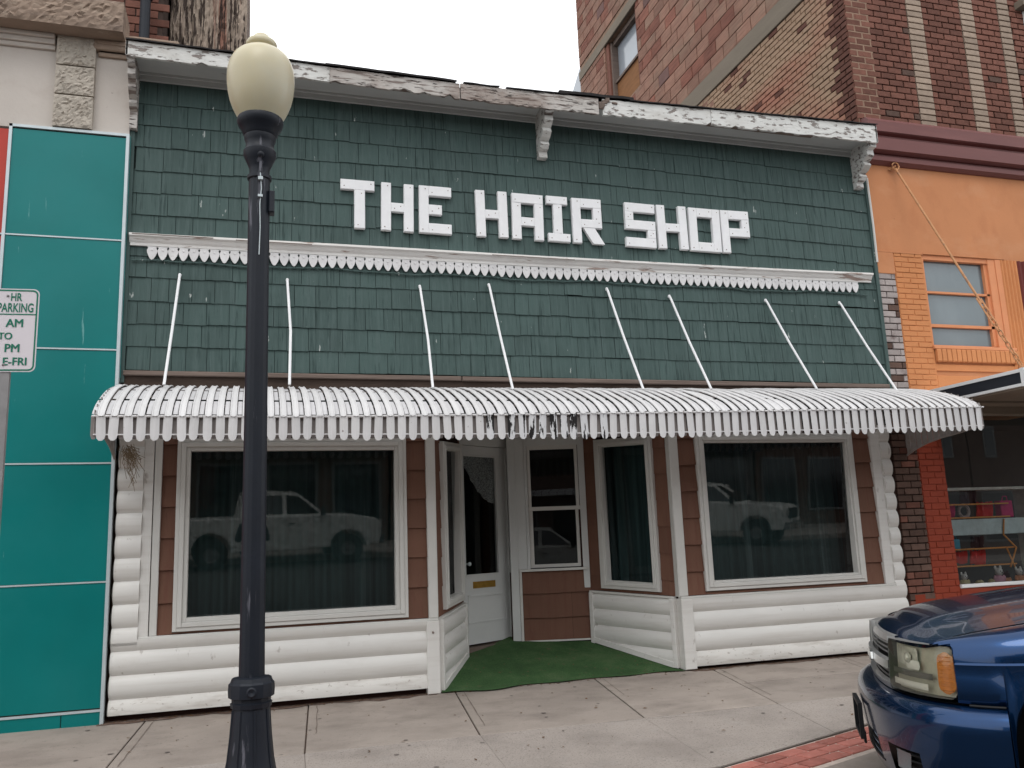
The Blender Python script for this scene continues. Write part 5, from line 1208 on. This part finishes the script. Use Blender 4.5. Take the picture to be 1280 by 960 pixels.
# ================================================================== BLUE SUV
def build_suv():
    root = thing('parked_suv', (0, 0, 0), 'dark blue suv parked nose-in at the kerb, amber and clear headlight', 'car')
    ctrl = [(0.0, 0.0), (-.006, .20), (-.03, .40), (-.075, .57), (-.15, .72), (-.26, .835), (-.40, .905), (-.58, .94), (-.9, .95), (-1.6, .955)]
    def cr(P, t):
        n = len(P) - 1; f = min(max(t * n, 0), n - 1e-6); i = int(f); u = f - i
        p0 = P[max(i - 1, 0)] if i else (P[1][0], -P[1][1]); p1, p2, p3 = P[i], P[i + 1], P[min(i + 2, n)]
        return tuple(.5 * (2 * p1[k] + (p2[k] - p0[k]) * u + (2 * p0[k] - 5 * p1[k] + 4 * p2[k] - p3[k]) * u * u + (3 * p1[k] - p0[k] - 3 * p2[k] + p3[k]) * u ** 3) for k in (0, 1))
    def plan(t, off, sg=1):
        x, y = cr(ctrl, t); x2, y2 = cr(ctrl, min(t + .01, .9999)); x1, y1 = cr(ctrl, max(t - .01, 0))
        tx, ty = x2 - x1, y2 - y1; L = math.hypot(tx, ty) or 1; nx, ny = ty / L, -tx / L
        return (x + nx * off, sg * (y + ny * off))
    def t_of_y(y):
        lo, hi = 0, 1
        for _ in range(30):
            m_ = (lo + hi) / 2
            if cr(ctrl, m_)[1] < y: lo = m_
            else: hi = m_
        return lo
    def t_of_x(x):
        lo, hi = 0, 1
        for _ in range(30):
            m_ = (lo + hi) / 2
            if cr(ctrl, m_)[0] > x: lo = m_
            else: hi = m_
        return lo
    def wrap(t0, t1, prof, n=24, both=True, sg=1, skip=None):
        b = MB()
        for s_ in ((1, -1) if both else (sg,)):
            rows = []
            for z, off in prof:
                rows.append([(*plan(t0 + (t1 - t0) * i / n, off, s_), z) for i in range(n + 1)])
            if skip is None: b.sheet(rows)
            else:
                base = len(b.v)
                for r_ in rows: b.v += [Vector(p) for p in r_]
                for i in range(len(rows) - 1):
                    for j in range(n):
                        if skip(t0 + (t1 - t0) * (j + .5) / n, (prof[i][0] + prof[i + 1][0]) / 2): continue
                        k = base + i * (n + 1) + j; b.f.append((k, k + 1, k + n + 2, k + n + 1))
        return b
    tA = t_of_x(-.475)                 # front of wheel arch
    # bumper with openings
    bz = [.27, .29, .32, .36, .40, .44, .475, .50, .54, .58, .62, .655, .685, .71, .725, .735, .738]
    bo = [-.03, .0, .022, .035, .044, .052, .058, .062, .066, .070, .074, .076, .072, .058, .038, .015, -.04]
    t34, t62, t80 = t_of_y(.36), t_of_y(.50), t_of_y(.72)
    def sk(t, z):
        if .345 < z < .49 and t < t34: return True
        if .36 < z < .50 and t62 < t < t80: return True
        return False
    wrap(0, tA, list(zip(bz, bo)), 48, skip=sk).build('bumper', 'paint', root, smooth=True, angle=35)
    wrap(0, t80 + .03, [(.30, -.03), (.34, -.015), (.50, .0), (.53, .05)], 30).build('lower_intake', 'black', root)
    b = MB()
    for z in (.375, .41, .445, .48):
        for s_ in (1, -1): b.tube([(*plan(t34 * i / 8, .035, s_), z) for i in range(9)], .008, 5)
    b.build('intake_bar', 'black', root)
    for s_ in (1, -1):
        fl = MB(); A = [(*plan(t_of_y(.52) + (t_of_y(.63) - t_of_y(.52)) * i / 5, .03, s_), .385) for i in range(6)]; B = [(*plan(t_of_y(.53) + (t_of_y(.65) - t_of_y(.53)) * i / 5, .035, s_), .475) for i in range(6)]
        fl.sheet([A, B]); fl.build('fog_lamp', 'sky_glass', root)
        sl = MB()
        for z in (.385, .415, .445, .475): sl.tube([(*plan(t_of_y(.66) + (t_of_y(.72) - t_of_y(.66)) * i / 3, .04, s_), z) for i in range(4)], .006, 5)
        sl.build('vent_bar', 'black', root)
    F_ = Fr((0, 0, 0), (0, 1, 0), (1, 0, 0)); b = MB()
    for (a0, a1, z0, z1) in ((-.16, .16, .43, .448), (-.16, .16, .602, .62), (-.16, -.142, .448, .602), (.142, .16, .448, .602)): b.box(F_, a0, a1, .085, .108, z0, z1)
    b.box(F_, -.12, .12, .076, .087, .40, .46); b.build('plate_bracket', 'black', root)
    # top of bumper ledge and chrome surround, grille
    tg = t_of_y(.425)
    wrap(0, tA, [(.738, -.04), (.742, -.02), (.744, -.10)], 30).build('bumper_gap', 'black', root)
    g = wrap(0, tg, [(.748, -.055), (.80, -.058), (.90, -.065), (.985, -.085)], 10); g.build('grille_mesh', 'black', root)
    ch = MB()
    for s_ in (1, -1):
        for (z0, z1, o0, o1) in ((.742, .772, -.018, -.010), (.972, 1.008, -.045, -.058)):
            ch.sheet([[(*plan(tg * i / 12, o0 - .03, s_), z0) for i in range(13)], [(*plan(tg * i / 12, o0, s_), z0) for i in range(13)], [(*plan(tg * i / 12, o1, s_), z1) for i in range(13)], [(*plan(tg * i / 12, o1 - .03, s_), z1 + .006) for i in range(13)]])
        ya = t_of_y(.40)
        ch.sheet([[(*plan(ya, -.03, s_), z) for z in (.742, .85, 1.01)], [(*plan(ya, -.012 - .02, s_), z) for z in (.742, .85, 1.01)], [(*plan(tg, -.02, s_), z) for z in (.742, .85, 1.01)], [(*plan(tg, -.06, s_), z) for z in (.742, .85, 1.01)]])
    ch.build('grille_surround', 'silver_trim', root, smooth=True)
    bar = wrap(0, tg, [(.838, -.03), (.842, -.008), (.885, -.010), (.892, -.035)], 12); br = bar.build('chrome_bar', 'silver_trim', root, smooth=True)
    em = MB(); Fe = Fr((0, 0, .866), (0, 1, 0), (1, 0, 0)); em.prism(Fe, [(-.085, -.018), (-.03, -.018), (-.03, -.032), (.03, -.032), (.03, -.018), (.085, -.018), (.075, .018), (.03, .018), (.03, .032), (-.03, .032), (-.03, .018), (-.075, .018)], -.008, .004); em.build('emblem', 'chrome', br)
    b = MB()
    for s_ in (1, -1):
        for z in (.79, .815, .915, .94, .965): b.tube([(*plan(tg * i / 8, -.045, s_), z) for i in range(9)], .005, 5)
    b.build('grille_bar', 'satin', root)
    # headlights
    t0, t1 = t_of_y(.445), t_of_y(.848)
    for s_ in (1, -1):
        def hl(ya, yb, z0, z1, o, n=8, steps=4, bow=.0, rad=.0):
            b = MB(); rows = []
            for j in range(steps + 1):
                z = z0 + (z1 - z0) * j / steps; e = 0
                if rad: dz = max(0, rad - min(z - z0, z1 - z)); e = rad - math.sqrt(max(0, rad * rad - dz * dz))
                ta, tb = t_of_y(ya + e * .6), t_of_y(yb - e * .45)
                rows.append([(*plan(ta + (tb - ta) * i / n, o + bow * math.sin(PI * i / n) * math.sin(PI * j / steps) - .05 * (z - .74), s_), z) for i in range(n + 1)])
            b.sheet(rows); return b
        T = lambda y: t_of_y(y)
        hd = hl(.425, .862, .755, 1.008, -.062, 14, 12); hd = hd.build('headlight', 'black', root, smooth=True)
        hl(.438, .852, .764, 1.002, -.050, 14, 14, .0, .045).build('housing', 'bowl', hd, smooth=True)
        rimm = MB(); loopA, loopB = [], []; ya, yb, za_, zb_, rd = .436, .854, .762, 1.004, .047
        pts = []
        for (cy_, cz_, a0) in ((yb - rd * .45, za_ + rd, -PI / 2), (yb - rd * .45, zb_ - rd, 0), (ya + rd * .6, zb_ - rd, PI / 2), (ya + rd * .6, za_ + rd, PI)):
            kx = .45 if cy_ > .6 else .6
            for i in range(7):
                a = a0 + PI / 2 * i / 6; pts.append((cy_ + rd * kx * math.cos(a), cz_ + rd * math.sin(a)))
        den = []
        for p_, q_ in zip(pts, pts[1:] + pts[:1]):
            m_ = max(1, int(math.hypot(q_[0] - p_[0], q_[1] - p_[1]) / .03)); den += [(p_[0] + (q_[0] - p_[0]) * i / m_, p_[1] + (q_[1] - p_[1]) * i / m_) for i in range(m_)]
        rimm.sheet([[(*plan(t_of_y(y), o - .05 * (z - .74), s_), z) for y, z in den] for o in (-.055, -.004)], True); rimm.build('lamp_rim', 'satin', hd, smooth=True)
        hl(.50, .68, .885, .975, -.030, 6, 6, -.008, .02).build('reflector', 'reflector', hd, smooth=True)
        hl(.60, .70, .872, .915, -.022, 5, 5, .004, .02).build('reflector', 'lamp_white', hd, smooth=True)
        gl = MB(); c_ = plan(t_of_y(.615), -.030, s_); gl.blob((c_[0], c_[1], .925), (.018, .028, .026), 12, 8); gl.build('bulb', 'reflector', hd, smooth=True)
        hl(.485, .745, .785, .815, -.014, 8, 3, .006).build('reflector', 'lamp_white', hd, smooth=True)
        hl(.455, .765, .835, .864, -.022, 8, 3, .006).build('divider_bar', 'satin', hd, smooth=True)
        hl(.792, .849, .782, .975, -.014, 6, 12, .004, .045).build('turn_signal', 'amber', hd, smooth=True)
        am = MB()
        for k in range(9):
            z = .80 + k * .019; am.tube([(*plan(t_of_y(y), -.012 - .05 * (z - .74), s_), z) for y in (.802, .815, .83, .84)], .0022, 4)
        am.build('lens_rib', 'amber', hd)
        hl(.440, .850, .768, 1.0, -.004, 16, 14, .008, .045).build('lens', 'lens', hd, smooth=True)
    # fenders with wheel arch
    wx, wz, wr_ = -.925, .37, .435
    def edge_z(x): return 1.008 + .205 * min(1, max(0, (-x - .2) / 1.3)) ** .72
    for s_ in (1, -1):
        xs_ = [-.205 - .0118 * i for i in range(8)] + [-.2885 - .011 * i for i in range(18)] + [-.48 - .006 * i for i in range(6)] + [-.515 - .82 * i / 24 for i in range(25)] + [-1.45, -1.6]
        rows = []
        for x in xs_:
            ysd = cr(ctrl, t_of_x(max(x, -1.58)))[1]
            lo = .75
            if x < -.478: lo = .31
            dx = x - wx
            if abs(dx) < wr_: lo = max(lo if x < -.478 else .75, wz + .50 * max(0, 1 - abs(dx / wr_) ** 3.6) ** (1 / 3.6))
            if x > -.478: lo = max(lo, .750)
            ez = edge_z(x); yh = .775 - .02 * max(0, -x - .3) if x < -.3 else min(.775, ysd - .03)
            col = [(x, s_ * (ysd - .012), lo)]
            flare = .016 * max(0, 1 - max(0, abs(dx) - wr_) / .08) if abs(dx) < wr_ + .08 else 0
            top = .90 if lo < .86 else lo + .02
            for k in range(1, 6):
                z = lo + (top - lo) * k / 5; col.append((x, s_ * (ysd + flare * (1 - k / 6) + .004 * math.sin(k / 5 * PI)), z))
            zc = .928 + .035 * min(1, (-x - .2) / 1.2)
            col += [(x, s_ * (ysd + .003), max(zc - .006, top + .001)), (x, s_ * (ysd - .006), max(zc + .003, top + .002))]
            for k in range(1, 11):
                ph = PI / 2 * k / 10; col.append((x, s_ * (yh + (ysd - .006 - yh) * math.cos(ph) ** .75), zc + .003 + (ez - zc - .003) * math.sin(ph) ** 1.0))
            rows.append(col)
        # headlight zone: fender begins behind the lamp below the hood line
        cut = []
        for c in rows:
            x = c[0][0]
            if x > -.288:      # above the lamp only
                ysd = abs(c[0][1]) + .012
                c = [(p[0], p[1] - (s_ * .012 if p[2] < 1.006 else 0), max(p[2], 1.006)) for p in c]
            cut.append(c)
        b = MB(); b.sheet(cut); b.build('fender', 'paint', root, smooth=True, angle=30)
    # line under fender where the bumper meets
    b = MB()
    for s_ in (1, -1): b.tube([(*plan(t_of_x(x), .002, s_), .744) for x in (-.33, -.38, -.43, -.472)], .006, 5)
    b.build('seam', 'black', root)
    # hood
    b = MB(); rows = []; nu, nv = 34, 40
    for i in range(nu + 1):
        u = (i / nu) ** 1.6; r_ = []
        for j in range(nv + 1):
            v = -1 + 2 * j / nv; yh = .775; y = yh * v
            tt = t_of_y(min(abs(y) * 1.02, .93)); xf = plan(tt, -.055)[0]
            x = xf + (-1.42 - xf) * u; y = y * (1 - .04 * u)
            roll = .030 * (1 - math.exp(-u / .02)) - .03
            cre = .016 * (1 / (1 + math.exp((abs(v) - .60) / .03))) * min(1, u * 5)
            z = 1.018 + roll + (edge_z(x) - 1.015) + .055 * (1 - v * v) * min(1, u * 8) ** .6 + cre
            r_.append((x, y, z))
        rows.append(r_)
    b.sheet(rows); b.build('hood', 'paint', root, smooth=True, angle=40)
    # hood front lip underneath
    wrap(0, t_of_y(.84), [(.998, -.085), (.998, -.056), (1.0, -.055)], 20).build('hood_lip', 'paint', root)
    # wheel wells and wheels
    for (xw, nm) in ((wx, 1), (-3.78, 1)):
        for s_ in (1, -1):
            w_ = thing_child = MB()
            tp = [(-.12, .20), (-.13, .28), (-.125, .345), (-.10, .368), (0, .373), (.10, .368), (.125, .345), (.13, .28), (.12, .20)]
            o = w_.wheelrev((xw, s_ * .80, wz), tp, 40).build('wheel', 'tyre', root, smooth=True, angle=30)
            MB().wheelrev((xw, s_ * .80, wz), [(s_ * .115, .205), (s_ * .10, .19), (s_ * .05, .18), (s_ * .045, .05), (s_ * .09, .045), (s_ * .10, .001)], 30).build('rim', 'rim', o, smooth=True, angle=30)
            sp = MB()
            for k in range(5):
                a = k * 2 * PI / 5; c, s2 = math.cos(a), math.sin(a)
                P = [(xw + c * r_ - s2 * w2, s_ * .895, wz + s2 * r_ + c * w2) for r_, w2 in ((.04, -.03), (.19, -.022), (.19, .022), (.04, .03))]
                Q = [(p[0], s_ * .87, p[2]) for p in P]; sp.sheet([P, Q], True); sp.ngon(P)
            sp.build('spoke', 'rim', o)
    b = MB()
    for s_ in (1, -1):
        b.sheet([[(wx + dx_, s_ * y, wz + .505 * max(0, 1 - abs(dx_ / (wr_ + .003)) ** 3.6) ** (1 / 3.6)) for dx_ in [-(wr_ + .003) * math.cos(PI * k / 30) for k in range(31)]] for y in (.60, .925)])
        b.sheet([[(-3.78 + (wr_ + .005) * math.cos(a), s_ * y, wz + (wr_ + .005) * math.sin(a)) for a in [PI * k / 20 for k in range(21)]] for y in (.60, .925)])
    b.build('wheel_well', 'black', root)
    b = MB(); b.box(Fr((0, 0, 0), (1, 0, 0), (0, -1, 0)), -4.5, -.25, -.60, .60, .26, .95); b.build('chassis', 'black', root)
    # body behind the fenders: doors, cab, rear
    for s_ in (1, -1):
        xs_ = [-1.55 - .1 * i for i in range(33)]; rows = []
        for x in xs_:
            x = max(x, -4.75); lo = .31; dx = x + 3.78
            if abs(dx) < wr_: lo = wz + math.sqrt(wr_ ** 2 - dx ** 2)
            inn = .0 if x > -4.5 else .10 * ((-4.5 - x) / .25) ** 2
            rows.append([(x, s_ * (.94 - inn), lo), (x, s_ * (.955 - inn), max(lo + .01, .6)), (x, s_ * (.96 - inn), max(lo + .02, .9)), (x, s_ * (.945 - inn), 1.0), (x, s_ * (.90 - inn), 1.16)])
        b = MB(); b.sheet(rows); b.build('body_side', 'paint', root, smooth=True, angle=30)
        for (x0, x1) in ((-2.02, -2.78), (-2.86, -3.5), (-3.6, -4.35)):
            b = MB(); tx = -.45 if x0 == -2.02 else 0
            b.ngon([(x0, s_ * .897, 1.18), (x1, s_ * .897, 1.18), (x1, s_ * .765, 1.62), (x0 + tx, s_ * .765, 1.62)]); b.build('side_window', 'car_glass', root)
    gh = [(-1.40, .86, 1.15), (-2.15, .72, 1.68), (-2.6, .72, 1.74), (-4.3, .72, 1.72), (-4.72, .84, 1.16)]
    b = MB()
    b.sheet([[(x, -y, z) for x, y, z in gh], [(x, -y * .5, z + .03) for x, y, z in gh], [(x, 0, z + .035) for x, y, z in gh], [(x, y * .5, z + .03) for x, y, z in gh], [(x, y, z) for x, y, z in gh]])
    for s_ in (1, -1): b.ngon([(-1.40, s_ * .90, 1.16), (-2.15, s_ * .73, 1.68), (-2.6, s_ * .73, 1.74), (-4.3, s_ * .73, 1.72), (-4.72, s_ * .86, 1.16)])
    b.build('roof', 'paint', root, smooth=True, angle=30)
    b = MB(); b.sheet([[(-1.47, y, 1.215 + .02 * (1 - (y / .8) ** 2)) for y in (-.78, -.4, 0, .4, .78)], [(-2.08, y * .88, 1.66 + .03 * (1 - (y / .8) ** 2)) for y in (-.78, -.4, 0, .4, .78)]]); b.build('windscreen', 'car_glass', root)
    b = MB(); b.box(Fr((0, 0, 0), (0, 1, 0), (-1, 0, 0)), -.85, .85, 4.70, 4.80, .35, 1.16, .03); b.build('tailgate', 'paint', root)
    b = MB(); b.box(Fr((0, 0, 0), (0, 1, 0), (1, 0, 0)), -.86, .86, -1.5, -1.38, 1.10, 1.155); b.build('cowl', 'black', root)
    for s_ in (1, -1): b = MB(); b.blob((-1.95, s_ * 1.03, 1.22), (.06, .10, .075), 10, 6); b.build('mirror', 'paint', root, smooth=True)
    return root
suv = build_suv()
SUV_TH, SUV_P = math.radians(33.0), Vector((3.42, -3.80, -.235))
suv.location = SUV_P; suv.rotation_euler = (0, 0, PI - SUV_TH)

# ================================================================== ACROSS THE STREET (seen in the glass)
def pickup(loc, rz, label):
    r = thing('pickup_truck', (0, 0, 0), label, 'pickup truck', 'white pickups across the street')
    arch = lambda cx_, n=11: [(cx_ + .50 * math.cos(PI - PI * k / n), .46 + .50 * math.sin(PI * k / n)) for k in range(n + 1)]
    F_ = Fr((0, 0, 0), (1, 0, 0), (0, -1, 0))
    low = [(-2.85, .62), (-2.8, .50), (-2.35, .50)] + arch(-1.80) + [(-1.2, .46), (1.2, .46)] + arch(1.78) + [(2.35, .50), (2.62, .52), (2.70, .80), (2.66, 1.12), (2.52, 1.24), (2.0, 1.33), (1.15, 1.36), (-1.10, 1.34), (-1.12, 1.30), (-2.9, 1.28)]
    b = MB(); b.prism(F_, low, -.97, .97); b.build('body', 'white_car', r, bevel=.03)
    b = MB(); cab = [(1.18, .86, 1.34), (.42, .72, 1.93), (-.40, .73, 1.97), (-.98, .73, 1.95), (-1.10, .86, 1.34)]
    b.sheet([[(x, -y, z) for x, y, z in cab], [(x, 0, z + .04 * (z > 1.5)) for x, y, z in cab], [(x, y, z) for x, y, z in cab]]); b.ngon([(x, -y, z) for x, y, z in cab]); b.ngon([(x, y, z) for x, y, z in cab]); b.build('cab', 'white_car', r, bevel=.02)
    for s_ in (1, -1):
        for P in ([(.98, 1.40), (.42, 1.85), (.12, 1.87), (.12, 1.40)], [(.0, 1.40), (.0, 1.87), (-.80, 1.87), (-.80, 1.40)]):
            b = MB(); b.ngon([(x, s_ * (.86 - (z - 1.34) * .22 + .014), z) for x, z in P]); b.build('side_window', 'car_glass', r)
        for cx_ in (-1.80, 1.78):
            o = MB().wheelrev((cx_, s_ * .84, .41), [(-.12, .2), (-.12, .39), (-.08, .42), (.08, .42), (.12, .39), (.12, .2)], 24).build('wheel', 'tyre', r, smooth=True, angle=30)
            MB().wheelrev((cx_, s_ * .84, .41), [(s_ * .11, .2), (s_ * .08, .17), (s_ * .09, .001)], 18).build('rim', 'satin', o)
        b = MB(); b.box(Fr((0, 0, 0), (0, 1, 0), (1, 0, 0)), s_ * .70 - .17, s_ * .70 + .17, 2.62, 2.72, .95, 1.16); b.build('headlight', 'reflector', r)
        b = MB(); b.box(Fr((0, 0, 0), (0, 1, 0), (1, 0, 0)), s_ * 1.02 - .08, s_ * 1.02 + .08, 1.0, 1.10, 1.34, 1.56); b.build('mirror', 'black', r)
        b = MB(); b.tube([(.16, s_ * .985, 1.16), (.30, s_ * .985, 1.16)], .015, 6); b.tube([(-.72, s_ * .985, 1.16), (-.60, s_ * .985, 1.16)], .015, 6); b.build('door_handle', 'black', r)
    b = MB(); b.box(Fr((0, 0, 0), (0, 1, 0), (1, 0, 0)), -.5, .5, 2.62, 2.74, .85, 1.15); b.build('grille', 'black', r)
    b = MB(); b.box(Fr((0, 0, 0), (0, 1, 0), (1, 0, 0)), -.92, .92, 2.60, 2.82, .52, .74, .03); b.build('bumper', 'chrome', r)
    b = MB(); b.sheet([[(1.13, y, 1.40) for y in (-.76, 0, .76)], [(.50, y * .86, 1.89) for y in (-.74, 0, .74)]]); b.build('windscreen', 'car_glass', r)
    b = MB(); b.box(F_, -2.8, -1.2, -.80, .80, 1.24, 1.282); b.build('bed', 'black', r)
    r.location = loc; r.rotation_euler = (0, 0, rz); return r
pickup((.65, -16.8, -.24), math.radians(-6), 'white crew cab pickup reflected in the left shop window')
pickup((14.6, -17.6, -.24), math.radians(48), 'white pickup at an angle reflected in the right shop window')
def opposite(x0, x1, h, m_, label, sig=None, awn=False, nw=3):
    F_ = Fr((0, -22.6, 0), (1, 0, 0), (0, 1, 0)); r = thing('opposite_building', ((x0 + x1) / 2, -26, -.1), label, 'building')
    b = MB(); b.box(F_, x0, x1, -8, 0, -.1, h); b.build('wall', m_, r)
    b = MB(); b.box(F_, x0, x1, 0, .25, h - .3, h, .05); b.build('cornice', 'conc_band', r)
    n = nw
    for k in range(n):
        a0 = x0 + (x1 - x0) * (k + .12) / n; a1 = x0 + (x1 - x0) * (k + .88) / n
        b = MB(); b.box(F_, a0, a1, 0, .05, .5, 2.7); o = b.build('window_frame', 'satin', r); b = MB(); b.box(F_, a0 + .08, a1 - .08, .05, .055, .6, 2.6); b.build('pane', 'car_glass', o)
        if h > 5.5:
            b = MB(); b.box(F_, (a0 * 2 + a1) / 3, (a0 + a1 * 2) / 3, 0, .04, 4.2, 5.6); o = b.build('window_frame', 'satin', r); b = MB(); b.box(F_, (a0 * 2 + a1) / 3 + .08, (a0 + a1 * 2) / 3 - .08, .04, .05, 4.3, 5.5); b.build('pane', 'car_glass', o)
    if sig: b = MB(); b.box(F_, x0 + .2, x1 - .2, .0, .9, 2.9, 3.45); b.build('canopy', sig, r)
    if awn:
        b = MB(); nn = int((x1 - x0 - .4) / .3)
        for k in range(nn): b.add([F_.p(x0 + .2 + k * .3 + e, d, z) for (d, z) in ((0, 3.25), (1.0, 3.10), (1.0, 2.95)) for e in (0, .26)], [(0, 1, 3, 2), (2, 3, 5, 4)])
        b.build('slatted_awning', 'awning', r, kind='stuff')
opposite(-9.2, -2.2, 8.2, 'opp_wall2', 'grey two storey shop with blue canopy across the street', 'opp_blue')
opposite(-2.1, 4.6, 7.4, 'opp_wall', 'brown brick shop with white slatted awning across the street', None, True)
opposite(4.7, 11.6, 8.8, 'opp_wall', 'brown brick shop with pale canopy across the street', 'canopy_under')
opposite(11.7, 19.5, 6.8, 'opp_wall2', 'grey shop with dark canopy across the street, right of the others', 'canopy_dark')
opposite(-17.5, -9.3, 7.2, 'opp_wall', 'brown brick shop at far left across the street', None, False, 4)
opposite(30.6, 45.5, 8.8, 'opp_wall', 'long brown building at the far right end across the street', None, False, 6)
opposite(45.6, 66, 8.0, 'opp_wall', 'last brown brick building down the street to the right', None, False, 7)
opposite(19.6, 30.5, 8.4, 'opp_wall', 'long brown brick building at far right across the street', None, False, 5)

# photographer standing behind the camera (only seen as a dark reflection)
pr = thing('person', (-.02, -8.46, -.22), 'person in dark jacket and jeans holding up a phone, reflected in the glass', 'person')
def skin_obj(name, pts, edges, radii, m_, parent, lvl=2):
    me = bpy.data.meshes.new(name); c = Vector(pts[0]); me.from_pydata([Vector(p) - c for p in pts], edges, []); me.materials.append(M[m_])
    o = bpy.data.objects.new(name, me); COL.objects.link(o); o.parent = parent; o.location = c - ORG[parent]; ORG[o] = c
    o.modifiers.new('skin', 'SKIN'); sv = me.skin_vertices[0].data if len(me.skin_vertices) else None
    if sv is None: me.attributes; 
    if sv is not None:
        for i, r_ in enumerate(radii): sv[i].radius = (r_, r_)
        sv[0].use_root = True
    s_ = o.modifiers.new('sub', 'SUBSURF'); s_.levels = lvl; s_.render_levels = lvl
    return o
px, py, pz = -.02, -8.46, -.22
B = [(px, py, pz + .92), (px, py, pz + 1.15), (px, py, pz + 1.38), (px, py, pz + 1.50), (px, py + .02, pz + 1.60), (px, py + .01, pz + 1.71),
     (px - .19, py, pz + 1.40), (px - .26, py + .06, pz + 1.15), (px - .10, py + .20, pz + 1.42), (px - .05, py + .235, pz + 1.50),
     (px + .19, py, pz + 1.40), (px + .26, py + .06, pz + 1.15), (px + .14, py + .20, pz + 1.42), (px + .09, py + .235, pz + 1.50),
     (px - .10, py, pz + .86), (px - .12, py + .01, pz + .48), (px - .13, py - .02, pz + .08), (px - .14, py + .12, pz + .04),
     (px + .10, py, pz + .86), (px + .12, py + .01, pz + .48), (px + .13, py - .02, pz + .08), (px + .14, py + .12, pz + .04)]
E_ = [(0, 1), (1, 2), (2, 3), (3, 4), (4, 5), (2, 6), (6, 7), (7, 8), (8, 9), (2, 10), (10, 11), (11, 12), (12, 13), (0, 14), (14, 15), (15, 16), (16, 17), (0, 18), (18, 19), (19, 20), (20, 21)]
Rr = [.14, .13, .14, .055, .085, .09, .065, .05, .035, .03, .065, .05, .035, .03, .09, .062, .045, .04, .09, .062, .045, .04]
skin_obj('body', B, E_, Rr, 'skin', pr)
skin_obj('jacket', B[:3] + [B[3]] + [B[6], B[7], B[8], B[10], B[11], B[12]], [(0, 1), (1, 2), (2, 3), (2, 4), (4, 5), (5, 6), (2, 7), (7, 8), (8, 9)], [.165, .155, .165, .075, .08, .065, .05, .08, .065, .05], 'cloth_dark', pr)
skin_obj('jeans', [B[0], B[14], B[15], B[16], B[18], B[19], B[20]], [(0, 1), (1, 2), (2, 3), (0, 4), (4, 5), (5, 6)], [.155, .105, .078, .062, .105, .078, .062], 'denim', pr)
b = MB(); b.blob((px, py - .015, pz + 1.70), (.088, .095, .10), 14, 10); b.build('hair', 'hair', pr, smooth=True)
b = MB(); b.box(F0, -.06, .10, 8.175, 8.183, 1.31, 1.39); b.build('phone', 'black', label='black smartphone held up by the person', cat='phone')
